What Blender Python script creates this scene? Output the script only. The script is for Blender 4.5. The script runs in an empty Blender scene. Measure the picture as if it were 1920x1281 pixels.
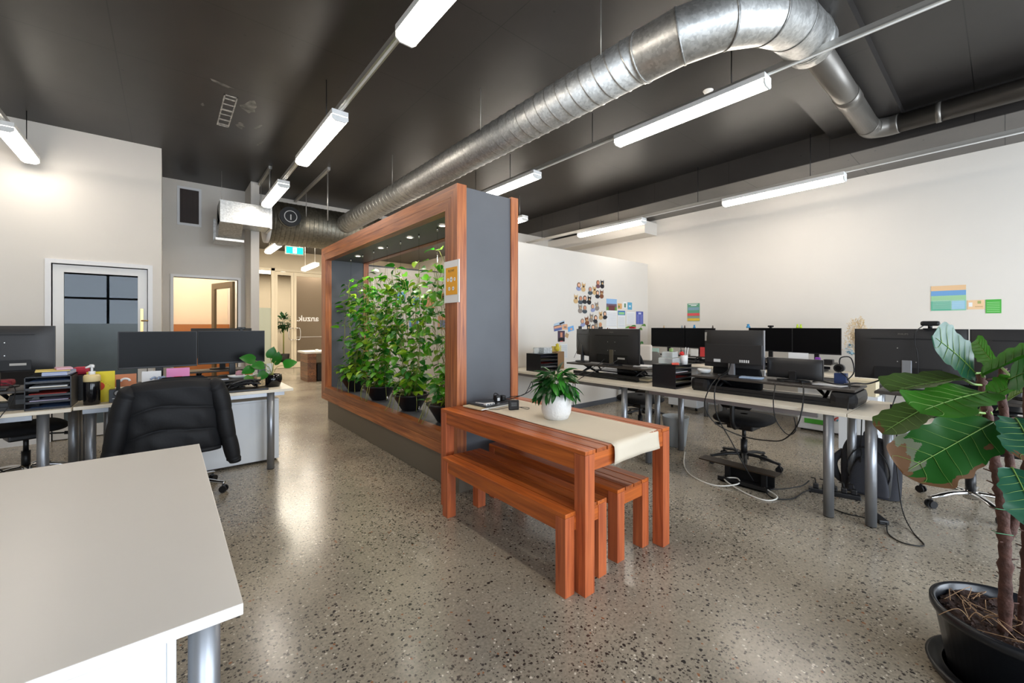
import bpy, bmesh, math, random
from mathutils import Vector, Matrix, Euler
random.seed(7)
PI = math.pi
scene = bpy.context.scene
COL = scene.collection
def R(d): return math.radians(d)

# ------------------------------------------------------------------ camera, world, light, exposure
cam_d = bpy.data.cameras.new('camera'); cam = bpy.data.objects.new('camera', cam_d); COL.objects.link(cam)
cam_d.sensor_fit = 'HORIZONTAL'; cam_d.sensor_width = 36.0; cam_d.lens = 774.0 / 1920 * 36
cam_d.shift_y = -30.5 / 1920; cam_d.clip_start = 0.05; cam_d.clip_end = 100
cam.location = (0, 0, 1.40); cam.rotation_euler = (R(90), 0, -math.atan(648 / 774.0))
scene.camera = cam
scene.view_settings.view_transform = 'Standard'; scene.view_settings.look = 'None'
scene.view_settings.gamma = 1.0; scene.view_settings.use_curve_mapping = False
scene.view_settings.exposure = 0.98
world = bpy.data.worlds.new('sky'); scene.world = world; world.use_nodes = True
wn = world.node_tree.nodes; wl = world.node_tree.links
bg = wn['Background']; bg.inputs[0].default_value = (0.60, 0.76, 1.0, 1); bg.inputs[1].default_value = 1.3

def window_light(name, loc, rot, sx, sy, power, color):
    l = bpy.data.lights.new(name, 'AREA'); l.shape = 'RECTANGLE'; l.size = sx; l.size_y = sy
    l.energy = power; l.color = color
    o = bpy.data.objects.new(name, l); o.location = loc; o.rotation_euler = rot; COL.objects.link(o); return o
DAY = (0.86, 0.93, 1.0)
window_light('daylight_window_1', (-1.4, -3.28, 1.75), (R(90), 0, 0), 2.6, 2.5, 62, DAY)
window_light('daylight_window_2', (1.9, -3.28, 1.75), (R(90), 0, 0), 2.6, 2.5, 105, DAY)
window_light('daylight_window_3', (5.2, -3.28, 1.75), (R(90), 0, 0), 2.6, 2.5, 105, DAY)
def added_fill_light(loc, sx, sy, power, color=(1, .90, .74)):
    l = bpy.data.lights.new('added_fill_light', 'AREA'); l.shape = 'RECTANGLE'; l.size = sx; l.size_y = sy; l.energy = power; l.color = color
    o = bpy.data.objects.new('added_fill_light', l); o.location = loc; COL.objects.link(o)
added_fill_light((3.6, 17.2, 3.4), 2.5, 2.5, 60); added_fill_light((2.6, 12.0, 3.7), 1.0, 3.0, 60); added_fill_light((.5, 10.2, 3.7), .6, 1.2, 30); added_fill_light((5.0, 11.5, 3.7), 2.5, 3, 80)  # unseen area lights added to brighten the lobby, corridor and office
TUBE = 13.5      # radiance of the batten diffusers

# ------------------------------------------------------------------ camera-frame helpers (only for reading places off the photo)
_th = math.atan(648 / 774.0); _fw = (math.sin(_th), math.cos(_th)); _rt = (math.cos(_th), -math.sin(_th))
def _ray(px, py):
    u = (px - 960) / 774.0; v = (610 - py) / 774.0
    return (_fw[0] + u * _rt[0], _fw[1] + u * _rt[1], v)
def atd(px, py, d):
    r = _ray(px, py); return Vector((r[0] * d, r[1] * d, 1.4 + r[2] * d))
def atx(px, py, x):
    r = _ray(px, py); t = x / r[0]; return Vector((x, r[1] * t, 1.4 + r[2] * t))
def aty(px, py, y):
    r = _ray(px, py); t = y / r[1]; return Vector((r[0] * t, y, 1.4 + r[2] * t))
def atz(px, py, z):
    r = _ray(px, py); t = (z - 1.4) / r[2]; return Vector((r[0] * t, r[1] * t, z))

# ------------------------------------------------------------------ materials
def C(h):
    h = h.lstrip('#'); v = [int(h[i:i + 2], 16) / 255 for i in (0, 2, 4)]
    return tuple((c / 12.92 if c <= .04045 else ((c + .055) / 1.055) ** 2.4) for c in v) + (1,)
MATS = {}
def mat(name, col, rough=.5, metal=0., var=0., vs=8., bump=0., bs=60., coat=0., spec=.5, emit=None, trans=0., ior=1.45, island=0.):
    if name in MATS: return MATS[name]
    m = bpy.data.materials.new(name); m.use_nodes = True; MATS[name] = m
    n = m.node_tree.nodes; l = m.node_tree.links; b = n['Principled BSDF']
    c = C(col) if isinstance(col, str) else col
    b.inputs['Base Color'].default_value = c; b.inputs['Roughness'].default_value = rough; b.inputs['Metallic'].default_value = metal
    b.inputs['Coat Weight'].default_value = coat; b.inputs['Specular IOR Level'].default_value = spec
    b.inputs['Transmission Weight'].default_value = trans; b.inputs['IOR'].default_value = ior
    if emit: b.inputs['Emission Color'].default_value = C(emit[0]); b.inputs['Emission Strength'].default_value = emit[1]
    tc = n.new('ShaderNodeTexCoord')
    src = None
    if var > 0 or island > 0:
        hsv = n.new('ShaderNodeHueSaturation'); hsv.inputs['Color'].default_value = c
        if var > 0:
            t = n.new('ShaderNodeTexNoise'); t.inputs['Scale'].default_value = vs; t.inputs['Detail'].default_value = 4
            l.new(tc.outputs['Object'], t.inputs['Vector'])
            mr = n.new('ShaderNodeMapRange'); mr.inputs[1].default_value = .3; mr.inputs[2].default_value = .7
            mr.inputs[3].default_value = 1 - var; mr.inputs[4].default_value = 1 + var
            l.new(t.outputs['Fac'], mr.inputs[0]); src = mr.outputs[0]
        if island > 0:
            g = n.new('ShaderNodeNewGeometry'); mr2 = n.new('ShaderNodeMapRange')
            mr2.inputs[3].default_value = 1 - island; mr2.inputs[4].default_value = 1 + island
            l.new(g.outputs['Random Per Island'], mr2.inputs[0])
            if src is not None:
                mm = n.new('ShaderNodeMath'); mm.operation = 'MULTIPLY'; l.new(src, mm.inputs[0]); l.new(mr2.outputs[0], mm.inputs[1]); src = mm.outputs[0]
            else: src = mr2.outputs[0]
        l.new(src, hsv.inputs['Value']); l.new(hsv.outputs[0], b.inputs['Base Color'])
    if bump > 0:
        t = n.new('ShaderNodeTexNoise'); t.inputs['Scale'].default_value = bs; t.inputs['Detail'].default_value = 3
        l.new(tc.outputs['Object'], t.inputs['Vector'])
        bp = n.new('ShaderNodeBump'); bp.inputs['Strength'].default_value = bump; bp.inputs['Distance'].default_value = .01
        l.new(t.outputs['Fac'], bp.inputs['Height']); l.new(bp.outputs[0], b.inputs['Normal'])
    return m

def wood(name, c1, c2, axis, rough=.38, scale=1.0, isl=.22):
    if name in MATS: return MATS[name]
    m = bpy.data.materials.new(name); m.use_nodes = True; MATS[name] = m
    n = m.node_tree.nodes; l = m.node_tree.links; b = n['Principled BSDF']; b.inputs['Roughness'].default_value = rough
    tc = n.new('ShaderNodeTexCoord'); mp = n.new('ShaderNodeMapping'); s = [26 * scale] * 3; s[axis] = 1.3 * scale
    mp.inputs['Scale'].default_value = s
    g = n.new('ShaderNodeNewGeometry'); cmb = n.new('ShaderNodeVectorMath'); cmb.operation = 'ADD'
    sc = n.new('ShaderNodeVectorMath'); sc.operation = 'SCALE'; sc.inputs[0].default_value = (7, 5, 9)
    l.new(g.outputs['Random Per Island'], sc.inputs['Scale'])
    l.new(tc.outputs['Object'], mp.inputs['Vector']); l.new(mp.outputs[0], cmb.inputs[0]); l.new(sc.outputs[0], cmb.inputs[1])
    t = n.new('ShaderNodeTexNoise'); t.inputs['Scale'].default_value = 1.6; t.inputs['Detail'].default_value = 8; t.inputs['Distortion'].default_value = .6
    l.new(cmb.outputs[0], t.inputs['Vector'])
    cr = n.new('ShaderNodeValToRGB'); cr.color_ramp.elements[0].position = .3; cr.color_ramp.elements[1].position = .72
    cr.color_ramp.elements[0].color = C(c1); cr.color_ramp.elements[1].color = C(c2)
    l.new(t.outputs['Fac'], cr.inputs[0])
    hsv = n.new('ShaderNodeHueSaturation'); mr = n.new('ShaderNodeMapRange'); mr.inputs[3].default_value = 1 - isl; mr.inputs[4].default_value = 1 + isl
    l.new(g.outputs['Random Per Island'], mr.inputs[0]); l.new(mr.outputs[0], hsv.inputs['Value']); l.new(cr.outputs[0], hsv.inputs['Color'])
    l.new(hsv.outputs[0], b.inputs['Base Color'])
    bp = n.new('ShaderNodeBump'); bp.inputs['Strength'].default_value = .12; bp.inputs['Distance'].default_value = .004
    l.new(t.outputs['Fac'], bp.inputs['Height']); l.new(bp.outputs[0], b.inputs['Normal'])
    return m

def galv(name, col='#c9c9c6', rough=.40, sc=14.):
    if name in MATS: return MATS[name]
    m = bpy.data.materials.new(name); m.use_nodes = True; MATS[name] = m
    n = m.node_tree.nodes; l = m.node_tree.links; b = n['Principled BSDF']; b.inputs['Metallic'].default_value = .92
    tc = n.new('ShaderNodeTexCoord'); v = n.new('ShaderNodeTexVoronoi'); v.inputs['Scale'].default_value = sc * 4
    t = n.new('ShaderNodeTexNoise'); t.inputs['Scale'].default_value = sc; t.inputs['Detail'].default_value = 5
    l.new(tc.outputs['Object'], v.inputs['Vector']); l.new(tc.outputs['Object'], t.inputs['Vector'])
    mr = n.new('ShaderNodeMapRange'); mr.inputs[3].default_value = .80; mr.inputs[4].default_value = 1.12
    sp = n.new('ShaderNodeSeparateColor'); l.new(v.outputs['Color'], sp.inputs[0]); l.new(sp.outputs[0], mr.inputs[0])
    hsv = n.new('ShaderNodeHueSaturation'); hsv.inputs['Color'].default_value = C(col); l.new(mr.outputs[0], hsv.inputs['Value'])
    l.new(hsv.outputs[0], b.inputs['Base Color'])
    m2 = n.new('ShaderNodeMapRange'); m2.inputs[3].default_value = rough * .7; m2.inputs[4].default_value = rough * 1.5
    l.new(t.outputs['Fac'], m2.inputs[0]); l.new(m2.outputs[0], b.inputs['Roughness'])
    bp = n.new('ShaderNodeBump'); bp.inputs['Strength'].default_value = .15; bp.inputs['Distance'].default_value = .003
    l.new(t.outputs['Fac'], bp.inputs['Height']); l.new(bp.outputs[0], b.inputs['Normal'])
    return m

def floor_mat():
    m = bpy.data.materials.new('polished_aggregate_concrete'); m.use_nodes = True
    n = m.node_tree.nodes; l = m.node_tree.links; b = n['Principled BSDF']
    tc = n.new('ShaderNodeTexCoord')
    base = n.new('ShaderNodeTexNoise'); base.inputs['Scale'].default_value = 1.1; base.inputs['Detail'].default_value = 5
    fine = n.new('ShaderNodeTexNoise'); fine.inputs['Scale'].default_value = 70; fine.inputs['Detail'].default_value = 3
    for t in (base, fine): l.new(tc.outputs['Object'], t.inputs['Vector'])
    cr = n.new('ShaderNodeValToRGB'); cr.color_ramp.elements[0].position = .32; cr.color_ramp.elements[1].position = .7
    cr.color_ramp.elements[0].color = C('#827a6d'); cr.color_ramp.elements[1].color = C('#a69b88')
    l.new(base.outputs['Fac'], cr.inputs[0])
    hs = n.new('ShaderNodeHueSaturation'); mr = n.new('ShaderNodeMapRange'); mr.inputs[1].default_value = .3; mr.inputs[2].default_value = .7
    mr.inputs[3].default_value = .78; mr.inputs[4].default_value = 1.2
    l.new(fine.outputs['Fac'], mr.inputs[0]); l.new(mr.outputs[0], hs.inputs['Value']); l.new(cr.outputs[0], hs.inputs['Color'])
    cur = hs.outputs[0]
    # density mask for the stones
    dm = n.new('ShaderNodeTexNoise'); dm.inputs['Scale'].default_value = .8; dm.inputs['Detail'].default_value = 3
    l.new(tc.outputs['Object'], dm.inputs['Vector'])
    def stones(scale, rad, keep, colr, cur, gmin=.0):
        wob = n.new('ShaderNodeTexNoise'); wob.inputs['Scale'].default_value = scale * 1.6; wob.inputs['Detail'].default_value = 1
        l.new(tc.outputs['Object'], wob.inputs['Vector'])
        mx = n.new('ShaderNodeVectorMath'); mx.operation = 'SCALE'; mx.inputs['Scale'].default_value = .55 / scale
        l.new(wob.outputs['Color'], mx.inputs[0])
        ad = n.new('ShaderNodeVectorMath'); ad.operation = 'ADD'; l.new(tc.outputs['Object'], ad.inputs[0]); l.new(mx.outputs[0], ad.inputs[1])
        v = n.new('ShaderNodeTexVoronoi'); v.inputs['Scale'].default_value = scale; l.new(ad.outputs[0], v.inputs['Vector'])
        sp = n.new('ShaderNodeSeparateColor'); l.new(v.outputs['Color'], sp.inputs[0])
        # radius grows with random green channel
        rr = n.new('ShaderNodeMath'); rr.operation = 'MULTIPLY'; rr.inputs[1].default_value = rad; l.new(sp.outputs[1], rr.inputs[0])
        lt = n.new('ShaderNodeMath'); lt.operation = 'LESS_THAN'; l.new(v.outputs['Distance'], lt.inputs[0]); l.new(rr.outputs[0], lt.inputs[1])
        kp = n.new('ShaderNodeMapRange'); kp.inputs[1].default_value = .38; kp.inputs[2].default_value = .62; kp.inputs[3].default_value = keep * .25; kp.inputs[4].default_value = keep
        l.new(dm.outputs['Fac'], kp.inputs[0])
        k = n.new('ShaderNodeMath'); k.operation = 'LESS_THAN'; l.new(sp.outputs[0], k.inputs[0]); l.new(kp.outputs[0], k.inputs[1])
        f = n.new('ShaderNodeMath'); f.operation = 'MULTIPLY'; l.new(lt.outputs[0], f.inputs[0]); l.new(k.outputs[0], f.inputs[1])
        mixn = n.new('ShaderNodeMix'); mixn.data_type = 'RGBA'; l.new(f.outputs[0], mixn.inputs[0]); l.new(cur, mixn.inputs[6]); mixn.inputs[7].default_value = C(colr)
        return mixn.outputs[2]
    cur = stones(105, .62, .55, '#5e574d', cur)
    cur = stones(75, .60, .42, '#3a342f', cur)
    cur = stones(52, .52, .24, '#2d2a28', cur)
    cur = stones(80, .5, .20, '#c9bfae', cur)
    cur = stones(58, .45, .10, '#8b5f42', cur)
    l.new(cur, b.inputs['Base Color'])
    b.inputs['Roughness'].default_value = .22; b.inputs['Specular IOR Level'].default_value = .55
    rm = n.new('ShaderNodeMapRange'); rm.inputs[3].default_value = .13; rm.inputs[4].default_value = .30
    l.new(base.outputs['Fac'], rm.inputs[0]); l.new(rm.outputs[0], b.inputs['Roughness'])
    bp = n.new('ShaderNodeBump'); bp.inputs['Strength'].default_value = .04; bp.inputs['Distance'].default_value = .01
    l.new(dm.outputs['Fac'], bp.inputs['Height']); l.new(bp.outputs[0], b.inputs['Normal'])
    return m

def ceiling_mat(name, col, ox, oy):
    m = bpy.data.materials.new(name); m.use_nodes = True
    n = m.node_tree.nodes; l = m.node_tree.links; b = n['Principled BSDF']; b.inputs['Roughness'].default_value = .42
    tc = n.new('ShaderNodeTexCoord'); mp = n.new('ShaderNodeMapping'); mp.inputs['Location'].default_value = (ox, oy, 0)
    l.new(tc.outputs['Object'], mp.inputs['Vector'])
    bt = n.new('ShaderNodeTexBrick'); bt.offset = 0; bt.inputs['Scale'].default_value = 1; bt.inputs['Brick Width'].default_value = 2.4
    bt.inputs['Row Height'].default_value = 1.2; bt.inputs['Mortar Size'].default_value = .004; bt.inputs['Mortar Smooth'].default_value = .3
    l.new(mp.outputs[0], bt.inputs['Vector'])
    nz = n.new('ShaderNodeTexNoise'); nz.inputs['Scale'].default_value = 3; nz.inputs['Detail'].default_value = 6; l.new(tc.outputs['Object'], nz.inputs['Vector'])
    hs = n.new('ShaderNodeHueSaturation'); hs.inputs['Color'].default_value = C(col)
    mr = n.new('ShaderNodeMapRange'); mr.inputs[3].default_value = .75; mr.inputs[4].default_value = 1.25; l.new(nz.outputs['Fac'], mr.inputs[0]); l.new(mr.outputs[0], hs.inputs['Value'])
    mix = n.new('ShaderNodeMix'); mix.data_type = 'RGBA'; mix.inputs[7].default_value = C('#0c0b0b'); l.new(bt.outputs['Fac'], mix.inputs[0]); l.new(hs.outputs[0], mix.inputs[6])
    # small pits
    v = n.new('ShaderNodeTexVoronoi'); v.inputs['Scale'].default_value = 4.5; l.new(tc.outputs['Object'], v.inputs['Vector'])
    lt = n.new('ShaderNodeMath'); lt.operation = 'LESS_THAN'; lt.inputs[1].default_value = .045; l.new(v.outputs['Distance'], lt.inputs[0])
    mix2 = n.new('ShaderNodeMix'); mix2.data_type = 'RGBA'; mix2.inputs[7].default_value = C('#121111'); l.new(lt.outputs[0], mix2.inputs[0]); l.new(mix.outputs[2], mix2.inputs[6])
    l.new(mix2.outputs[2], b.inputs['Base Color'])
    return m

M_white = mat('white_wall_paint', '#dad5cd', .75, var=.015, vs=2)
M_cream = mat('cream_wall_paint', '#ddd0b8', .75, var=.02, vs=2)
M_trim = mat('white_trim', '#e4e5e6', .5)
M_floor = floor_mat()
M_ceil = ceiling_mat('black_painted_ceiling', '#2b2826', .34, -5.0)
M_soff_lit = ceiling_mat('lit_black_soffit_paint', '#5b5753', -6.32, -1.2)  # black ceiling paint made paler, light on the underside put into the colour
M_galv = galv('galvanised_steel')
M_galvd = galv('dull_galvanised_steel', '#8f8a7c', .42, 9)
M_gpipe = mat('grey_painted_pipe', '#77736d', .38, .6)
M_rail = mat('zinc_rail', '#b7b5b0', .4, .7)
M_wpl = mat('white_plastic', '#e6e6e4', .4)
M_bpl = mat('black_plastic', '#18181a', .38, var=.1, vs=20)
M_bpl2 = mat('dark_grey_plastic', '#2b2a2a', .45, bump=.1, bs=300)
M_scr = mat('screen_glass', '#08080a', .3, spec=.15)
M_leg = mat('grey_metal_leg', '#9b9ea3', .38, .75)
M_chrome = mat('polished_aluminium', '#d8d8d8', .12, 1.)
M_desk = mat('pale_laminate', '#e6dcc9', .42, var=.015, vs=5)
M_desk2 = mat('off_white_laminate', '#e3ded6', .32, var=.008, vs=4)
M_edge = mat('white_edge_strip', '#e8e6e3', .4)
M_paper = mat('white_paper', '#e8e8e8', .7)
M_black = mat('matte_black', '#0e0e0f', .55)
M_fabric = mat('black_fabric', '#131316', .9, bump=.3, bs=400)
M_gfab = mat('grey_fabric', '#6d6964', .95, bump=.3, bs=300)
M_cable = mat('black_cable', '#141414', .5)
M_glass = mat('clear_glass', (1, 1, 1, 1), .0, trans=1, ior=1.02, spec=.5)
M_soil = mat('potting_soil', '#32211a', .95, var=.5, vs=60, bump=1, bs=90)
M_screw = mat('bright_screw', '#c8c6c2', .3, .8)
WX = wood('jarrah_along_x', '#8f421a', '#cb6b29', 0)
WY = wood('jarrah_along_y', '#8f421a', '#cb6b29', 1)
WZ = wood('jarrah_along_z', '#8f4326', '#c56a3c', 2)
PX = wood('panel_jarrah_x', '#7a3f20', '#bd7540', 0)
PY = wood('panel_jarrah_y', '#7a3f20', '#bd7540', 1)
PZ = wood('panel_jarrah_z', '#7a3d22', '#bd7442', 2)
M_slate = mat('charcoal_laminate', '#585b60', .45, var=.06, vs=3)

# ------------------------------------------------------------------ mesh builder
WORLD = {}
class MB:
    def __init__(s): s.bm = bmesh.new(); s.mats = []
    def mi(s, m):
        if m not in s.mats: s.mats.append(m)
        return s.mats.index(m)
    def face(s, vs, m, smooth=False):
        try: f = s.bm.faces.new(vs)
        except ValueError: return None
        f.material_index = s.mi(m); f.smooth = smooth; return f
    def box(s, x0, x1, y0, y1, z0, z1, m, bev=0., M=None):
        if x0 > x1: x0, x1 = x1, x0
        if y0 > y1: y0, y1 = y1, y0
        if z0 > z1: z0, z1 = z1, z0
        vs = [s.bm.verts.new(v) for v in ((x0, y0, z0), (x1, y0, z0), (x1, y1, z0), (x0, y1, z0), (x0, y0, z1), (x1, y0, z1), (x1, y1, z1), (x0, y1, z1))]
        fs = [s.face([vs[i] for i in q], m) for q in ((0, 3, 2, 1), (4, 5, 6, 7), (0, 1, 5, 4), (1, 2, 6, 5), (2, 3, 7, 6), (3, 0, 4, 7))]
        if bev > 0:
            es = list({e for f in fs for e in f.edges})
            r = bmesh.ops.bevel(s.bm, geom=es, offset=min(bev, (x1 - x0) * .45, (y1 - y0) * .45, (z1 - z0) * .45), segments=2, affect='EDGES', profile=.6)
            vs = list({v for f in r['faces'] for v in f.verts} | {v for v in vs if v.is_valid})
            for f in {f for v in vs for f in v.link_faces}: f.material_index = s.mi(m)
        if M is not None:
            for v in vs: v.co = M @ v.co
        return s
    def cyl(s, p0, p1, r0, m, r1=None, seg=16, caps=True, smooth=True):
        return s.tube([p0, p1], [r0, r0 if r1 is None else r1], m, seg, caps, smooth)
    def tube(s, pts, rad, m, seg=8, caps=True, smooth=True, squash=None):
        pts = [Vector(p) for p in pts]; n = len(pts)
        if not isinstance(rad, (list, tuple)): rad = [rad] * n
        rings = []; prev = None
        for i, p in enumerate(pts):
            t = (pts[min(i + 1, n - 1)] - pts[max(i - 1, 0)])
            if t.length < 1e-9: t = Vector((0, 0, 1))
            t.normalize()
            if prev is None:
                a = Vector((0, 0, 1)) if abs(t.z) < .9 else Vector((1, 0, 0)); u = t.cross(a).normalized()
            else:
                u = prev - t * prev.dot(t)
                u = u.normalized() if u.length > 1e-6 else t.orthogonal().normalized()
            prev = u; w = t.cross(u)
            k = squash or 1
            rings.append([s.bm.verts.new(p + (u * math.cos(2 * PI * j / seg) + w * math.sin(2 * PI * j / seg) * k) * rad[i]) for j in range(seg)])
        for a, b in zip(rings, rings[1:]):
            for j in range(seg): s.face([a[j], a[(j + 1) % seg], b[(j + 1) % seg], b[j]], m, smooth)
        if caps:
            s.face(list(reversed(rings[0])), m); s.face(rings[-1], m)
        return s
    def lathe(s, prof, m, c=(0, 0, 0), seg=24, sx=1., sy=1., cap0=True, cap1=False, smooth=True):
        rings = [[s.bm.verts.new((c[0] + r * sx * math.cos(2 * PI * j / seg), c[1] + r * sy * math.sin(2 * PI * j / seg), c[2] + z)) for j in range(seg)] for r, z in prof]
        for a, b in zip(rings, rings[1:]):
            for j in range(seg): s.face([a[j], a[(j + 1) % seg], b[(j + 1) % seg], b[j]], m, smooth)
        if cap0: s.face(list(reversed(rings[0])), m)
        if cap1: s.face(rings[-1], m)
        return s
    def grid(s, fn, nu, nv, m, smooth=True, wrap=False, mf=None):
        g = [[s.bm.verts.new(fn(i / nu, j / nv)) for j in range(nv + (0 if wrap else 1))] for i in range(nu + 1)]
        W = len(g[0])
        for i in range(nu):
            for j in range(nv):
                mm = mf((i + .5) / nu, (j + .5) / nv) if mf else m
                s.face([g[i][j], g[i + 1][j], g[i + 1][(j + 1) % W], g[i][(j + 1) % W]], mm, smooth)
        return s
    def poly(s, pts, m, th=None, n=None):
        vs = [s.bm.verts.new(Vector(p)) for p in pts]; s.face(vs, m)
        if th:
            off = Vector(n) * th; v2 = [s.bm.verts.new(Vector(p) + off) for p in pts]
            s.face(list(reversed(v2)), m)
            k = len(pts)
            for i in range(k): s.face([vs[(i + 1) % k], vs[i], v2[i], v2[(i + 1) % k]], m)
        return s
    def text(s, body, size, M, m, ext=.0006, align='CENTER', bold=0.):
        cu = bpy.data.curves.new('lettering', 'FONT'); cu.body = body; cu.size = size; cu.extrude = ext; cu.align_x = align; cu.align_y = 'CENTER'
        cu.resolution_u = 2; cu.offset = bold
        o = bpy.data.objects.new('lettering', cu); COL.objects.link(o)
        dg = bpy.context.evaluated_depsgraph_get(); me = bpy.data.meshes.new_from_object(o.evaluated_get(dg))
        me.transform(M); k = len(s.bm.faces); s.bm.from_mesh(me); s.bm.faces.ensure_lookup_table()
        idx = s.mi(m)
        for f in s.bm.faces[k:]: f.material_index = idx
        bpy.data.objects.remove(o); bpy.data.meshes.remove(me); bpy.data.curves.remove(cu)
        return s
    def build(s, name, parent=None, local=False, origin=None, recalc=True):
        """parent given: child. Coordinates are world unless local=True"""
        me = bpy.data.meshes.new(name)
        if recalc: bmesh.ops.recalc_face_normals(s.bm, faces=s.bm.faces[:])
        o = bpy.data.objects.new(name, me)
        if parent is not None:
            PM = WORLD.get(parent.name, Matrix.Identity(4))
            if not local: s.bm.transform(PM.inverted())
            o.parent = parent; WORLD[o.name] = PM
        else:
            if origin is None:
                xs = [v.co.x for v in s.bm.verts]; ys = [v.co.y for v in s.bm.verts]; zs = [v.co.z for v in s.bm.verts]
                origin = ((min(xs) + max(xs)) / 2, (min(ys) + max(ys)) / 2, min(zs))
            T = Matrix.Translation(Vector(origin)); 
            if not local: s.bm.transform(T.inverted())
            o.location = origin; WORLD[o.name] = T
        s.bm.to_mesh(me); s.bm.free()
        for m in s.mats: me.materials.append(m)
        COL.objects.link(o); return o

def tag(o, label, cat, group=None, kind=None):
    if label: o['label'] = label
    if cat: o['category'] = cat
    if group: o['group'] = group
    if kind: o['kind'] = kind
    return o
def structure(mb, name, label=None):
    o = mb.build(name, origin=(0, 0, 0)); o['kind'] = 'structure'
    if label: o['label'] = label
    return o
def thing(name, label, cat, loc=(0, 0, 0), rz=0., group=None, scale=1.):
    o = bpy.data.objects.new(name, None); COL.objects.link(o); o.empty_display_size = .1
    o.location = loc; o.rotation_euler = (0, 0, rz); WORLD[o.name] = Matrix.Translation(Vector(loc)) @ Matrix.Rotation(rz, 4, 'Z')
    return tag(o, label, cat, group)
def dup(root, label, loc, rz=0., group=None):
    r = root.copy(); COL.objects.link(r); r.location = loc; r.rotation_euler = (0, 0, rz)
    WORLD[r.name] = Matrix.Translation(Vector(loc)) @ Matrix.Rotation(rz, 4, 'Z'); r['label'] = label
    if group: r['group'] = group
    def rec(src, dst):
        for ch in list(src.children):
            c = ch.copy(); COL.objects.link(c); c.parent = dst; rec(ch, c)
    rec(root, r); return r
def spline(pts, k=6):
    P = [Vector(p) for p in pts]; P = [P[0]] + P + [P[-1]]; out = []
    for i in range(1, len(P) - 2):
        for j in range(k):
            t = j / k; a, b, c, d = P[i - 1], P[i], P[i + 1], P[i + 2]
            out.append(.5 * ((2 * b) + (c - a) * t + (2 * a - 5 * b + 4 * c - d) * t * t + (3 * b - a - 3 * c + d) * t ** 3))
    out.append(P[-2]); return out
def cable(name, pts, label, r=.003, m=None, parent=None, cat='cable', group=None):
    b = MB().tube(spline(pts), r, m or M_cable, 6)
    o = b.build(name, parent)
    if parent is None: tag(o, label, cat, group)
    return o

# ================================================================== THE SETTING
def wall_y(y0, y1, x0, x1, z0, z1, holes, m):
    b = MB(); xs = sorted({x0, x1} | {h[0] for h in holes} | {h[1] for h in holes})
    for a, c in zip(xs, xs[1:]):
        hs = [h for h in holes if h[0] <= a + 1e-6 and h[1] >= c - 1e-6]
        if not hs: b.box(a, c, y0, y1, z0, z1, m)
        else:
            h = hs[0]
            if h[2] > z0: b.box(a, c, y0, y1, z0, h[2], m)
            if h[3] < z1: b.box(a, c, y0, y1, h[3], z1, m)
    return b
XR = 7.4
structure(MB().box(-4.12, 7.52, -3.32, 19.5, -.12, 0, M_floor), 'floor')
structure(MB().box(-4.12, 7.52, -3.32, 19.5, 3.8, 3.92, M_ceil), 'ceiling')
b = MB().box(6.32, XR, -3.2, 8.75, 3.475, 3.80, M_ceil); b.box(6.325, XR, -3.2, 8.75, 3.47, 3.475, M_soff_lit); structure(b, 'ceiling_beam', 'wide dropped beam along the right wall, light painted into its grey underside')
structure(MB().box(3.3, 6.32, .72, 1.38, 3.7, 3.8, M_ceil), 'ceiling_beam.001', 'shallow black cross beam above the round duct')
structure(wall_y(7.35, 7.47, -4, -.05, 0, 3.8, [(-1.06, -.19, 0, 2.15)], M_white), 'wall_left')
structure(MB().box(-.17, -.05, 7.47, 11.5, 0, 3.8, M_white), 'wall_return')
structure(wall_y(8.75, 8.87, -.05, 1.08, 0, 3.8, [(.09, .975, 0, 2.2)], M_white), 'wall_back')
structure(MB().box(1.08, 1.2, 8.07, 15, 0, 3.8, M_white), 'wall_stub')
structure(MB().box(1.2, XR, 8.75, 8.9, 3.52, 3.8, M_white), 'wall_bulkhead')
structure(MB().box(XR, XR + .12, -3.2, 19.4, 0, 3.8, M_white), 'wall_right')
structure(MB().box(-4.12, -4, -3.2, 11.5, 0, 3.8, M_white), 'wall_far_left')
structure(MB().box(-4, 1.08, 11.5, 11.62, 0, 3.8, M_cream), 'wall_office')
structure(MB().box(-4, 1.2, 19.3, 19.4, 0, 3.8, M_cream).box(1.2, XR, 19.3, 19.4, 0, 3.8, M_cream).box(1.1, 1.2, 15.1, 19.3, 0, 3.8, M_cream), 'wall_lobby')
structure(MB().box(3.6, XR, 4.6, 4.68, 0, 2.63, M_white), 'wall_partition', 'white part-height partition wall with pinned photos')
structure(MB().box(3.0, XR, 8.65, 8.73, 0, 2.65, M_white).box(3.0, XR, 8.64, 8.74, 2.65, 2.68, M_slate), 'wall_partition_rear')
structure(MB().box(5.9, XR, 7.0, 7.1, 0, 3.47, M_white), 'wall_side_room')
structure(MB().box(6.98, XR, 4.4, 7.0, 3.16, 3.4, M_white), 'trim_1')
wins = [(-2.7, -.1, .5, 3.0), (.6, 3.2, .5, 3.0), (3.9, 6.5, .5, 3.0)]
structure(wall_y(-3.3, -3.2, -4, XR, 0, 3.8, wins, M_white), 'wall_front')
for i, (x0, x1, z0, z1) in enumerate(wins):
    b = MB()
    for a in (x0, x0 + (x1 - x0) / 2 - .03, x1 - .06): b.box(a, a + .06, -3.28, -3.2, z0, z1, M_bpl)
    for z in (z0, 2.2, z1 - .06): b.box(x0, x1, -3.27, -3.21, z, z + .06, M_bpl)
    structure(b, 'window_%d' % (i + 1))
structure(MB().box(-4, -1.12, 7.33, 7.35, 0, .11, M_trim).box(-.13, -.05, 7.33, 7.35, 0, .11, M_trim), 'baseboard_left')
structure(MB().box(3.6, XR, 4.585, 4.6, 0, .08, M_slate), 'baseboard_partition')
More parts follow.
